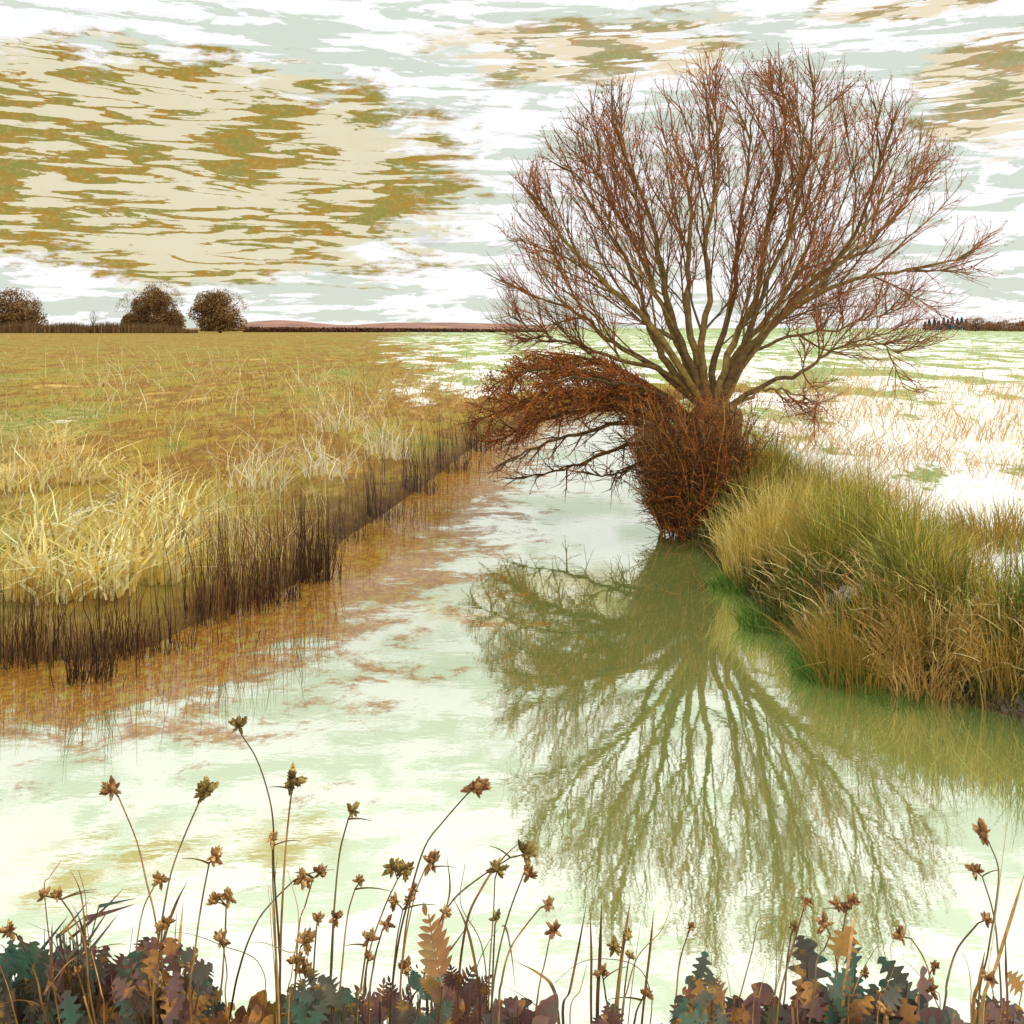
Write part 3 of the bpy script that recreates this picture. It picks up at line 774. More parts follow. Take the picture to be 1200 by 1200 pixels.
def basal_shoots():
    mb = MB(TREE_ORG)
    base = at(824, 636, 11.75); base[2] = 0.0
    N = 760
    st = []
    for i in range(N):
        a = random.uniform(0, 6.28); r = 0.56 * math.sqrt(random.random())
        p = np.array([base[0] + r * math.cos(a), base[1] + 0.8 * r * math.sin(a), 0.0])
        p[2] = max(float(ground_z(p[0:1], p[1:2])[0]), -0.05) if i % 8 == 0 else max(0.06 + 0.1 * random.random(), 0)
        lean = np.array([0.13 * math.cos(a) - 0.15, 0.25 * math.sin(a) + 0.12, 1.0])
        st.append(grow(p, lean, (random.uniform(0.7, 1.85) if i % 3 else random.uniform(0.2, 0.8)), 9, 0.01, 0.12))
    A = np.array(st); tt = np.linspace(0, 1, 9)
    mb.tubes(A, np.repeat((0.0058 * (1 - tt) + 0.0025)[None], N, 0), 4, pick(RUST + [lin(84, 54, 30), lin(70, 46, 28), lin(176, 134, 70)], N, 0.25))
    l2 = []
    for b in st: l2 += children(b, 0.1, 13, (25, 80), 0.1, 0.38, 5, -0.02, 0.14, None)
    B = np.array(l2); tt = np.linspace(0, 1, 5)
    mb.tubes(B, np.repeat((0.0032 * (1 - tt) + 0.0018)[None], len(B), 0), 3, pick([RUST[2], RUST[3], lin(96, 66, 34), lin(76, 50, 28), lin(150, 110, 52), RUST[0]], len(B), 0.3))
    n = len(B) * 2
    ii = rng.integers(0, len(B), n); jj = rng.integers(1, 5, n); c = B[ii, jj] + rng.normal(0, 0.012, (n, 3))
    u = rdir(n) * rng.uniform(0.010, 0.022, (n, 1)); v = norm(np.cross(u, rdir(n))) * rng.uniform(0.004, 0.008, (n, 1))
    mb.quads(c, u, v, pick(RUST, n, 0.25))
    o = mb.build('basal_shoots', M_TWIG, tree)
    o['label'] = 'rust brown thicket of shoots round the trunk foot'
basal_shoots()

# ------------------------------------------------------------------ far trees, hedge, hills
def far_tree(name, px0, px1, ytop, ybase, Y, pal, label, group, nleaf=16000, lobes=19, cat='tree', leaf=1.0, flat=0.0):
    cx = 0.5 * (px0 + px1)
    base = at(cx, ybase, Y); base[2] = 0.5
    hgt = (HOR - ytop) * Y / F + H - 0.5; wid = (px1 - px0) * Y / F
    root = empty(name, base); tag(root, label, cat, group)
    tr = MB(base)
    Pm = np.array([base + np.array([0, 0, -0.5]), base + np.array([0.02 * wid, 0, hgt * 0.2]), base + np.array([0, 0, hgt * 0.45]), base + np.array([0, 0, hgt * 0.8])])
    tr.tubes(catmull(Pm, 8)[None], (np.linspace(0.03, 0.006, 8) * wid)[None], 8, lin(74, 56, 40))
    for i in range(7):
        a = i * 0.9 + random.random(); e = base + np.array([math.cos(a) * wid * .36, math.sin(a) * wid * .3, hgt * random.uniform(.5, .85)])
        s = base + np.array([0, 0, hgt * random.uniform(.15, .35)])
        tr.tubes(np.array([[s, (s + e) / 2 + np.array([0, 0, .04 * hgt]), e]]), np.array([[.013 * wid, .008 * wid, .003 * wid]]), 5, lin(74, 56, 40))
    tr.build('trunk', M_BARK, root)
    mb = MB(base)
    per = nleaf // lobes
    for i in range(lobes):
        a = rng.uniform(0, 6.28); rr = math.sqrt(rng.random()) * 0.33
        hz = rng.uniform(0.17, 0.74) if i > 4 else rng.uniform(0.12, 0.24)
        lim = 1 - 0.9 * max(0, hz - 0.45)
        c = base + np.array([math.cos(a) * wid * rr * lim, math.sin(a) * wid * rr * lim, hgt * hz])
        r = np.array([wid * rng.uniform(.16, .25), wid * rng.uniform(.16, .25), hgt * rng.uniform(.20, .27)])
        d = rdir(per); q = c + d * r * (rng.uniform(0.55, 1.06, (per, 1)))
        q[:, 2] = np.maximum(q[:, 2], base[2] + 0.05 * hgt)
        tone = rng.uniform(0.85, 1.15)
        u = rdir(per) * rng.uniform(.012, .024, (per, 1)) * wid * leaf; v = norm(np.cross(u, rdir(per))) * rng.uniform(.007, .014, (per, 1)) * wid * leaf
        mb.quads(q, u, v, np.clip(pick(pal, per, 0.12) * tone, 0, .9))
    # loose sprigs that break the outline
    n = nleaf // 14
    d = rdir(n); d[:, 2] = np.abs(d[:, 2]); q = base + np.array([0, 0, hgt * .5]) + d * np.array([wid * .47, wid * .42, hgt * .50]) * rng.uniform(.85, 1.03, (n, 1))
    u = rdir(n) * .012 * wid; v = norm(np.cross(u, rdir(n))) * .007 * wid
    mb.quads(q, u, v, pick(pal, n, 0.25))
    mb.build('crown', M_FARLEAF, root, smooth=False)
    return root

BR = [lin(142, 106, 62), lin(120, 88, 52), lin(160, 124, 76), lin(106, 82, 50)]
far_tree('oak_tree', -22, 50, 337, 388, 380, BR, 'round brown tree cut by the left edge on the horizon', 'round brown trees on the left horizon')
far_tree('oak_tree', 134, 186, 341, 388, 382, BR, 'lower brown tree merged into the left side of the tallest horizon tree', 'round brown trees on the left horizon', lobes=9)
far_tree('oak_tree', 160, 216, 329, 388, 380, BR, 'tallest brown tree on the left horizon, behind the dark reed bed', 'round brown trees on the left horizon', lobes=13)
far_tree('oak_tree', 223, 292, 338, 388, 372, BR, 'round brown tree standing at the right end of the dark reed bed', 'round brown trees on the left horizon', lobes=16)
far_tree('shrub', 99, 119, 361, 388, 395, [lin(86, 88, 66), lin(70, 72, 56)], 'small grey green bush between two brown trees on the left horizon', None, 1600, 6, 'shrub')
for (a, b, t, lb) in [(1128, 1158, 369, 'leftmost brown tree of the copse on the right horizon, beside blue conifers'), (1150, 1182, 370, 'middle brown tree of the copse on the right horizon'), (1174, 1226, 372, 'wide low brown tree of the copse cut by the right edge')]:
    far_tree('copse_tree', a, b, t, 386, 520, [lin(148, 102, 72), lin(128, 88, 66), lin(164, 120, 86)], lb, 'brown copse on the right horizon', 5200, 11)

def conifer(px, ytop, Y):
    base = at(px, 386, Y); base[2] = 0.5
    hgt = (HOR - ytop) * Y / F + H - 0.5
    root = empty('conifer', base)
    tag(root, 'small blue grey conifer in the row on the right horizon', 'conifer', 'blue conifers on the right horizon')
    tr = MB(base); tr.tubes(np.array([[base - [0, 0, .3], base + [0, 0, hgt * .5], base + [0, 0, hgt * .97]]]), np.array([[.22, .14, .04]]), 6, lin(70, 66, 62)); tr.build('trunk', M_BARK, root)
    n = 700
    t = rng.random(n) ** 0.8; a = rng.uniform(0, 6.28, n); rr = hgt * 0.24 * (1 - t) * rng.uniform(.4, 1.1, n) + .1
    c = base + np.stack([rr * np.cos(a), rr * np.sin(a), hgt * (0.08 + .92 * t)], -1)
    u = np.stack([np.cos(a), np.sin(a), np.full(n, -.35)], -1) * .55; v = norm(np.cross(u, rdir(n))) * .22
    mb = MB(base); mb.quads(c, u, v, pick([lin(74, 98, 112), lin(92, 116, 130), lin(60, 82, 92)], n, .15)); mb.build('crown', M_FARLEAF, root, smooth=False)
for i, px in enumerate([1084, 1089, 1095, 1100, 1106, 1111, 1116, 1122, 1127, 1132]):
    conifer(px, [377, 374, 373, 376, 372, 374, 371, 373, 372, 374][i], 560 + 8 * (i % 3))

def reed_bed():
    n = 16000
    px = rng.uniform(-330, 232, n); Y = rng.uniform(352, 368, n)
    X = (px - 600) * Y / F
    mb = MB((-150, 360, 0.5))
    taper = np.clip((236 - px) / 40, .35, 1)
    h = rng.uniform(2.2, 4.4, n) * taper * (1 + 0.35 * np.array([mnoise.noise((a * .12, 0, 4)) for a in X]))
    blades(mb, X, Y, h, rng.uniform(0, 6.28, n), rng.uniform(.02, .3, n), rng.uniform(.16, .36, n), pick([lin(112, 82, 50), lin(92, 68, 42), lin(130, 100, 62)], n, .2), S=3, z=np.full(n, .5))
    o = mb.build('reed_bed', M_RUSH)
    tag(o, 'dark brown band of reeds under the left horizon trees', 'reeds', kind='stuff')
    n = 6000
    px = rng.uniform(285, 640, n); Y = rng.uniform(430, 445, n); X = (px - 600) * Y / F
    mb = MB((-60, 440, .5))
    c = np.stack([X, Y, .5 + rng.random(n) * (1.0 + 1.3 * np.clip((620 - px) / 340, 0, 1))], -1)
    u = rdir(n) * .9; v = norm(np.cross(u, rdir(n))) * .35
    mb.quads(c, u, v, pick([lin(88, 52, 36), lin(70, 46, 34), lin(110, 70, 40)], n, .2))
    o = mb.build('hedge', M_FARLEAF, smooth=False)
    tag(o, 'long low dark hedge along the horizon before the mauve hills', 'hedge')
reed_bed()

def hills():
    Y0 = 1700; nx = 260
    px = np.linspace(-500, 1750, nx)
    h = np.zeros(nx)
    for c, w, a in ((340, 60, 9.0), (300, 30, 3.0), (520, 70, 7.0), (450, 40, 4.0), (610, 50, 4.0), (-150, 120, 6), (1400, 150, 6)):
        h += a * np.exp(-((px - c) / w) ** 2)
    h = h * Y0 / F + 0.3 * np.array([mnoise.noise((p * .05, 0, 0)) for p in px]) * 3
    rows = []
    for dy, f in ((-260, -.05), (-120, .5), (0, 1.0), (140, .6), (300, -.05)):
        Y = Y0 + dy; rows.append(np.stack([(px - 600) * Y0 / F, np.full(nx, Y), 0.6 + h * f], -1))
    V = np.stack(rows); idx = np.arange(V.shape[0] * nx).reshape(-1, nx)
    Q = np.stack([idx[:-1, :-1], idx[:-1, 1:], idx[1:, 1:], idx[1:, :-1]], -1).reshape(-1, 4)
    n = V.reshape(-1, 3).shape[0]
    o = build('hills', V, [Q], mat_col('heath_hills', .9, .4, .02), np.tile(lin(138, 100, 84), (n, 1)))
    tag(o, 'low mauve brown hills on the horizon', 'hills', kind='structure')
hills()

# ------------------------------------------------------------------ near bank: club rush stems
HEADC = [lin(184, 138, 82), lin(156, 108, 60), lin(206, 164, 106), lin(128, 86, 48)]
OLIVH = [lin(160, 134, 70), lin(126, 102, 50), lin(184, 156, 90), lin(106, 84, 44)]
REDH = [lin(158, 110, 66), lin(180, 132, 82), lin(122, 80, 48), lin(204, 160, 108)]
def spikelets(mb, c, axis, n, size, pal, flat=0.0):
    """seed head: n pointed scaly spikelets radiating from c"""
    k, S = 8, 9
    axis = axis / np.linalg.norm(axis)
    for i in range(n):
        d = axis * random.uniform(0.05, 1.1) + rdir(1)[0] * random.uniform(0.6, 1.05)
        d = d / np.linalg.norm(d)
        L_ = size * random.uniform(0.36, 0.66); t = np.linspace(0, 1, S)
        prof = np.sin(np.pi * np.clip(t, 0, 1) ** 0.75) ** 0.8 * (1 + 0.16 * (np.arange(S) % 2)) * 0.165 + 0.015
        prof[-1] = 0.01
        P = c + d * (0.02 * size) + d[None, :] * (t * L_)[:, None]
        mb.tubes(P[None], (prof * L_)[None], k, pal[random.randrange(len(pal))] * random.uniform(.75, 1.25))
        # loose scale tips
        m = 7
        tt = rng.uniform(.2, .85, m); o_ = norm(np.cross(np.tile(d, (m, 1)), rdir(m)))
        cc = c + d * (tt * L_)[:, None] + o_ * (L_ * .22 * np.sin(np.pi * tt))[:, None]
        u = norm(d + o_ * .5) * L_ * .17; v = norm(np.cross(u, o_)) * L_ * .08
        mb.quads(cc, u, v, np.tile(pal[random.randrange(len(pal))] * random.uniform(.7, 1.35), (m, 1)))

def sedge(heads, path, label, Y=None, size=26, pal=HEADC, bracts=0, stemc=None, width=3.0, group='club rush stems on the near bank'):
    Y = Y or random.uniform(1.25, 1.75)
    px2m = Y / F
    x0, y0 = path[-1]
    pts = [at(x, y, Y + 0.04 * math.sin(i * 1.7)) for i, (x, y) in enumerate(path)]
    foot = pts[-1] + (pts[-1] - pts[-2]) / np.linalg.norm(pts[-1] - pts[-2]) * 0.12
    gx = pts[-1][0] + (foot[0] - pts[-1][0]) * 1.4; gy = Y + random.uniform(-.03, .05)
    gz = float(ground_z(np.array([gx]), np.array([gy]))[0])
    pts += [np.array([gx, gy, 0.5 * (gz + pts[-1][2])]), np.array([gx, gy, gz - 0.02])]
    org = np.array([gx, gy, gz])
    root = empty('club_rush', org); tag(root, label, 'club rush', group)
    P = catmull(pts, 36); t = np.linspace(0, 1, 36)
    mb = MB(org)
    mb.tubes(P[None], ((0.55 + .45 * t) * width * .5 * px2m)[None], 6, stemc if stemc is not None else random.choice([lin(120, 84, 44), lin(104, 84, 46), lin(88, 64, 36), lin(142, 104, 54)]))
    mb.build('stem', M_STEM, root)
    for i, (hx, hy) in enumerate(heads):
        c = at(hx, hy, Y); ax = c - pts[1] + np.array([0, 0, 1e-4])
        h = MB(org)
        if i > 0:
            h.tubes(catmull([pts[0], 0.5 * (pts[0] + c) + np.array([0, 0, .002]), c], 6)[None], np.full((1, 6), .0011), 5, lin(110, 80, 44))
        elif np.linalg.norm(c - pts[0]) > .002:
            h.tubes(np.array([[pts[0], .5 * (pts[0] + c), c]]), np.full((1, 3), .0012), 5, lin(110, 80, 44))
        spikelets(h, c, ax, random.randint(13, 20), size * px2m, pal)
        h.build('seed_head', M_HEAD, root)
    for b in range(bracts):
        a = random.choice([-1, 1]) * random.uniform(.5, 1.3)
        d = np.array([math.sin(a), random.uniform(-.3, .3), math.cos(a) * .7]); L_ = random.uniform(28, 55) * px2m
        q = np.linspace(0, 1, 7)[:, None]
        PP = pts[0] + d * q * L_ + np.array([0, 0, -.25 * L_]) * q ** 2
        bm = MB(org); bm.ribbons(PP[None], (np.linspace(2.6, .5, 7) * px2m)[None], norm(np.array([[.3, .2, 1.0]])), lin(112, 84, 44)); bm.build('bract', M_STEM, root)

SEDGES = [
 ([(132, 926)], [(139, 934), (160, 985), (172, 1035), (182, 1077), (192, 1150), (196, 1200)], 'club rush with single brown head, tallest at far left', 28, REDH, 0),
 ([(245, 926)], [(236, 934), (214, 985), (200, 1025), (190, 1077), (180, 1140), (176, 1200)], 'tall olive headed club rush leaning right, left of the tallest stem', 32, OLIVH, 0),
 ([(280, 851)], [(283, 861), (300, 888), (313, 925), (320, 963), (321, 1020), (328, 1115), (330, 1200)], 'tallest club rush of all, olive head bent over to the left', 26, OLIVH, 0),
 ([(343, 915)], [(342, 925), (337, 970), (333, 1020), (329, 1100), (326, 1200)], 'tall upright club rush with flat olive head and a bract pointing right', 34, OLIVH, 1),
 ([(318, 984)], [(319, 992), (320, 1040), (323, 1100), (326, 1200)], 'club rush with small head against the stem of the tallest one', 18, HEADC, 1),
 ([(250, 1005)], [(245, 1012), (236, 1060), (228, 1120), (224, 1200)], 'club rush with rounded brown head alone in white water, below the olive head', 24, HEADC, 1),
 ([(188, 1033)], [(181, 1038), (168, 1065), (160, 1110), (152, 1200)], 'club rush with brown head low between the two tall left stems', 24, HEADC, 0),
 ([(53, 1050), (68, 1050)], [(72, 1054), (86, 1075), (100, 1110), (112, 1200)], 'nodding club rush with two brown heads near the left edge', 18, HEADC, 2),
 ([(355, 1030)], [(344, 1032), (318, 1058), (300, 1083), (282, 1130), (268, 1200)], 'long arched club rush with brown head pointing right, under the flat olive head', 24, HEADC, 1),
 ([(375, 1023)], [(367, 1029), (358, 1060), (350, 1090), (345, 1200)], 'club rush with spiky brown head just right of the long arched one', 22, REDH, 2),
 ([(268, 1051), (252, 1057)], [(265, 1062), (264, 1090), (261, 1140), (258, 1200)], 'club rush with a pair of brown heads above the left dark leaves', 24, HEADC, 1),
 ([(193, 1082)], [(190, 1090), (186, 1130), (180, 1200)], 'club rush with tawny head where the two tall left stems cross', 24, HEADC, 0),
 ([(10, 1090)], [(19, 1095), (32, 1118), (44, 1150), (56, 1200)], 'club rush with brown head at the left edge of the photo', 24, HEADC, 0),
 ([(258, 1103)], [(262, 1111), (266, 1140), (268, 1200)], 'short club rush with ragged tan head right of the dark spiky leaves', 24, HEADC, 0),
 ([(223, 1131)], [(226, 1140), (232, 1160), (240, 1200)], 'short club rush with broad tan head over the ochre leaves', 26, HEADC, 0),
 ([(372, 1078)], [(371, 1086), (368, 1130), (366, 1200)], 'club rush with small tan head beside a thin upright stalk', 18, HEADC, 0),
 ([(393, 1076)], [(391, 1084), (389, 1130), (386, 1200)], 'club rush with brown head and long stem rising to its right', 20, HEADC, 0),
 ([(358, 1103)], [(352, 1110), (346, 1150), (338, 1200)], 'club rush with large loose tan head over the teal leaves', 28, HEADC, 0),
 ([(347, 1128), (357, 1137)], [(350, 1138), (356, 1165), (362, 1200)], 'club rush with two clumped tan heads low over the teal leaves', 24, HEADC, 0),
 ([(188, 1155)], [(188, 1163), (186, 1180), (184, 1200)], 'lowest club rush with a whitish tan head among the left dark leaves', 26, [lin(196, 160, 110), lin(172, 130, 84)], 0),
 ([(137, 1160)], [(139, 1168), (144, 1185), (150, 1200)], 'small tan club rush head within the plum leaves at left', 18, HEADC, 0),
 ([(90, 1139)], [(93, 1146), (100, 1170), (108, 1200)], 'tiny tan club rush head against the dark teal leaves at left', 14, HEADC, 0),
 ([(300, 1177)], [(302, 1184), (304, 1192), (306, 1205)], 'tan club rush head against the ochre mound of leaves', 18, HEADC, 0),
 ([(413, 950)], [(408, 960), (398, 1000), (392, 1060), (388, 1130), (386, 1200)], 'tall thin club rush with narrow olive head, left of centre', 22, OLIVH, 1),
 ([(557, 923)], [(547, 931), (520, 962), (498, 992), (480, 1050), (466, 1110), (456, 1200)], 'tall bowed club rush with big brown head, tallest of the centre', 34, REDH, 0),
 ([(505, 1010)], [(498, 1018), (486, 1050), (474, 1110), (466, 1200)], 'club rush with drooping brown head on the bowed central stem', 28, REDH, 1),
 ([(474, 1021), (460, 1017)], [(466, 1030), (450, 1065), (432, 1120), (424, 1200)], 'club rush with two broad olive heads side by side at centre left', 26, OLIVH, 0),
 ([(422, 1033)], [(416, 1042), (408, 1070), (402, 1120), (398, 1200)], 'club rush with thin tulip shaped head left of the double olive heads', 18, HEADC, 1),
 ([(485, 1042)], [(482, 1050), (474, 1100), (468, 1200)], 'club rush with tiny dark head directly below the drooping brown one', 15, REDH, 0),
 ([(480, 1056), (463, 1058)], [(472, 1066), (464, 1110), (458, 1200)], 'club rush with two small reddish heads below the double olive heads', 20, REDH, 1),
 ([(615, 1001)], [(598, 1005), (560, 1030), (530, 1056), (510, 1095), (496, 1150), (490, 1200)], 'long arching club rush with wide olive head at the centre right', 32, OLIVH, 1),
 ([(583, 1020)], [(580, 1030), (578, 1075), (574, 1130), (572, 1200)], 'club rush with upright olive head left of the wide arching head', 26, OLIVH, 0),
 ([(620, 1025)], [(616, 1018), (596, 1072), (582, 1130), (574, 1200)], 'club rush with brown pointed head directly under the wide olive head', 24, REDH, 0),
 ([(522, 1070)], [(516, 1078), (506, 1120), (500, 1200)], 'small club rush with tan head above the lobed ochre and teal frond', 18, HEADC, 0),
 ([(582, 1077)], [(580, 1085), (578, 1130), (576, 1200)], 'club rush with pale olive head low behind crossing stems', 20, OLIVH, 0),
 ([(642, 1060)], [(633, 1064), (616, 1085), (598, 1112), (588, 1150), (584, 1200)], 'thin club rush with reddish head reaching right over the water', 20, REDH, 0),
 ([(650, 1090)], [(644, 1100), (638, 1130), (633, 1150), (626, 1200)], 'club rush with drooping brown head, right of all central ones', 24, REDH, 0),
 ([(452, 1082)], [(448, 1090), (438, 1130), (432, 1200)], 'club rush with narrow reddish head left of the lobed frond', 22, REDH, 0),
 ([(433, 1100)], [(430, 1108), (424, 1150), (418, 1200)], 'club rush with dark ragged head at centre left above the fern', 22, REDH, 1),
 ([(433, 1122)], [(430, 1130), (428, 1160), (426, 1200)], 'low tan club rush head just below the dark ragged one', 18, HEADC, 0),
 ([(475, 1135)], [(478, 1142), (482, 1170), (486, 1200)], 'broad tan club rush head in front of the plum fern', 26, HEADC, 0),
 ([(733, 1100), (720, 1109)], [(730, 1112), (724, 1150), (718, 1200)], 'club rush with two olive tan heads above the dry stalks right of centre', 22, OLIVH, 0),
 ([(705, 1140)], [(707, 1148), (710, 1170), (712, 1200)], 'club rush with hanging brown head left of the dry stalks', 22, REDH, 1),
 ([(757, 1165)], [(752, 1172), (746, 1185), (742, 1205)], 'low club rush with wide reddish head right of the dry stalks', 22, REDH, 1),
 ([(738, 1121)], [(736, 1129), (732, 1160), (728, 1200)], 'club rush with small brown head in the middle of the dry stalks', 16, HEADC, 0),
 ([(810, 1087)], [(806, 1095), (796, 1130), (788, 1200)], 'small pale club rush alone between the dry stalks and the right leaves', 14, HEADC, 0),
 ([(945, 1058)], [(941, 1067), (932, 1100), (918, 1150), (908, 1200)], 'club rush with small tan head near the tallest bare stalk at right', 16, HEADC, 0),
 ([(983, 1060), (998, 1058)], [(992, 1067), (986, 1100), (979, 1145), (972, 1200)], 'club rush with double brown head and a curved bract, right of centre', 22, REDH, 1),
 ([(967, 1084)], [(973, 1095), (966, 1112), (957, 1128), (948, 1200)], 'short nodding club rush with star shaped brown head under the double head', 28, REDH, 0),
 ([(1057, 1098)], [(1068, 1100), (1082, 1122), (1090, 1148), (1084, 1175), (1080, 1205)], 'hooked club rush with brown head bent to the left, right side', 24, REDH, 0),
 ([(1095, 1132)], [(1090, 1140), (1086, 1165), (1082, 1200)], 'club rush with tan head just right of the hooked one', 18, HEADC, 0),
 ([(1090, 1159)], [(1094, 1167), (1102, 1185), (1110, 1205)], 'low club rush with loose tan head below the hooked one', 24, HEADC, 0),
 ([(1152, 977)], [(1159, 987), (1170, 1018), (1167, 1060), (1158, 1115), (1146, 1200)], 'tallest club rush at the right, with cone shaped brown head', 30, REDH, 0),
 ([(1143, 1021)], [(1151, 1027), (1163, 1066), (1169, 1110), (1172, 1200)], 'club rush with dark star head just below the cone shaped head', 22, REDH, 1),
 ([(1155, 1078)], [(1146, 1082), (1122, 1112), (1110, 1150), (1102, 1200)], 'arched club rush at right with small brown head pointing right', 18, REDH, 0),
 ([(930, 1087)], [(927, 1095), (922, 1130), (914, 1200)], 'pale club rush head beside the tallest bare stalk at right', 16, OLIVH, 0),
 ([(1160, 1147)], [(1162, 1155), (1166, 1175), (1170, 1200)], 'low brown club rush head near the right edge by a dark leaf', 20, REDH, 0),
 ([(1013, 1140)], [(1008, 1147), (1000, 1170), (990, 1200)], 'small tan club rush head over the right dark leaves', 16, HEADC, 0),
 ([(1038, 1186)], [(1036, 1193), (1035, 1200), (1034, 1212)], 'lowest club rush head at right, tan against dark leaves', 24, HEADC, 0),
]
for hd, path, lb, sz, pal, br in SEDGES:
    sedge(hd, path, lb, size=sz * 0.9, pal=pal, bracts=br, width=random.uniform(2.4, 3.6))

def dry_clump(paths, label, widths=(1.8, 3.2), pal=None):
    """a clump of bare dry stalks and leaf blades that grow from one root stock"""
    Y = random.uniform(1.3, 1.6); px2m = Y / F
    foot = at(np.mean([p[-1][0] for p in paths]), 1200, Y)
    gz = float(ground_z(foot[0:1], foot[1:2])[0]); org = np.array([foot[0], Y, gz])
    root = empty('dry_grass', org); tag(root, label, 'dry grass', 'dry grass clumps on the near bank')
    pal = pal or [lin(140, 98, 52), lin(116, 78, 42), lin(168, 126, 72), lin(96, 66, 38)]
    for p in paths:
        pts = [at(x, y, Y + 0.05 * math.sin(i * 1.9 + x)) for i, (x, y) in enumerate(p)]
        d = (pts[-1] - pts[-2]); d = d / np.linalg.norm(d)
        e = pts[-1] * 1.0; e = np.array([0.5 * (pts[-1][0] + org[0]), Y, 0.5 * (gz + pts[-1][2])])
        pts += [e, org + np.array([random.gauss(0, .02), random.gauss(0, .02), -.02])]
        P = catmull(pts, 34); t = np.linspace(0, 1, 34)
        w = random.uniform(*widths) * px2m
        mb = MB(org); c = random.choice(pal)
        if random.random() < 0.5:
            mb.tubes(P[None], ((.25 + .75 * t) * w * .45)[None], 6, c); mb.build('stalk', M_STEM, root)
        else:
            a = random.uniform(-.9, .9)
            W = w * 1.45 * np.clip(np.minimum(.12 + 4 * t, 1), 0, 1)
            mb.ribbons(P[None], W[None], norm(np.array([[math.cos(a), math.sin(a), .1]])), c); mb.build('blade', M_STEM, root)

CLUMPS = [
 ('bare dry stalks and a broken brown blade left of the tallest club rush', [[(215, 1056), (210, 1110), (206, 1200)], [(208, 1058), (204, 1120), (202, 1200)], [(304, 1130), (260, 1108), (225, 1095), (199, 1092)][::-1] + [(306, 1200)], [(219, 1034), (205, 1062), (190, 1110), (176, 1200)], [(72, 1008), (58, 1028), (52, 1042), (60, 1120), (70, 1200)]]),
 ('brown bundled dry blades round the foot of the tallest club rush', [[(314, 1035), (318, 1090), (324, 1200)], [(317, 1038), (322, 1100), (327, 1200)], [(325, 1002), (322, 1040), (326, 1100), (329, 1200)], [(290, 1104), (310, 1105), (335, 1115), (352, 1125), (340, 1200)], [(337, 1020), (350, 1075), (342, 1140), (335, 1200)]]),
 ('thin grey arched dry stems over the left dark leaves', [[(80, 1015), (94, 1045), (100, 1095), (104, 1200)], [(92, 1020), (100, 1050), (104, 1100), (118, 1160), (122, 1200)], [(55, 1160), (80, 1128), (110, 1112), (150, 1108), (170, 1140), (178, 1200)], [(0, 1132), (10, 1160), (20, 1200)], [(0, 1178), (20, 1172), (45, 1178), (60, 1200)], [(156, 1085), (150, 1130), (140, 1200)]]),
 ('crossing golden dry stalks in the centre behind the plum fern', [[(555, 1075), (530, 1110), (500, 1150), (480, 1200)], [(524, 1005), (527, 1045), (515, 1100), (506, 1200)], [(612, 985), (590, 1005), (565, 1040), (545, 1090), (536, 1200)], [(545, 1012), (540, 1060), (565, 1110), (570, 1200)], [(604, 1160), (598, 1110), (588, 1085), (560, 1130), (548, 1200)], [(530, 1050), (548, 1090), (560, 1150), (562, 1200)], [(563, 1145), (600, 1160), (630, 1180), (645, 1200)]]),
 ('straight bare dry stalks at centre right over open white water', [[(688, 1055), (678, 1110), (668, 1160), (660, 1200)], [(691, 1060), (693, 1120), (693, 1200)], [(705, 1056), (703, 1120), (700, 1200)], [(739, 1056), (730, 1110), (722, 1200)], [(766, 1068), (762, 1110), (752, 1200)], [(788, 1058), (775, 1090), (748, 1120), (735, 1160), (728, 1200)], [(751, 1080), (744, 1130), (736, 1200)], [(688, 1130), (680, 1160), (668, 1200)], [(650, 1152), (680, 1128), (715, 1124), (745, 1132), (760, 1155), (762, 1200)], [(603, 1126), (630, 1140), (648, 1158), (655, 1200)]]),
 ('tall bare dry stalks and a curled leaf left of the right nodding heads', [[(930, 1034), (922, 1080), (914, 1140), (906, 1200)], [(945, 1032), (934, 1085), (920, 1140), (910, 1200)], [(902, 1074), (888, 1080), (882, 1112), (868, 1165), (860, 1200)], [(908, 1080), (910, 1130), (906, 1200)], [(899, 1128), (890, 1165), (882, 1200)], [(851, 1134), (856, 1165), (862, 1200)], [(916, 1120), (908, 1160), (900, 1200)]]),
 ('fine grass stalks leaning through the right dark leaves', [[(1027, 1110), (1012, 1135), (1000, 1165), (994, 1200)], [(1054, 1120), (1040, 1155), (1028, 1200)], [(1054, 1120), (1075, 1140), (1088, 1160), (1100, 1200)], [(1006, 1058), (1000, 1085), (994, 1130), (988, 1200)], [(960, 1165), (945, 1178), (935, 1200)], [(935, 1155), (932, 1180), (930, 1200)]]),
 ('long thin dry stalks rising at the right edge of the photo', [[(1186, 918), (1180, 965), (1172, 1030), (1165, 1090), (1152, 1200)], [(1202, 1020), (1188, 1065), (1168, 1130), (1148, 1200)], [(1154, 1115), (1148, 1150), (1140, 1200)], [(1126, 1115), (1134, 1130), (1138, 1160), (1138, 1200)], [(1178, 1090), (1179, 1140), (1180, 1200)]]),
]
for lb, ps in CLUMPS:
    dry_clump(ps, lb)

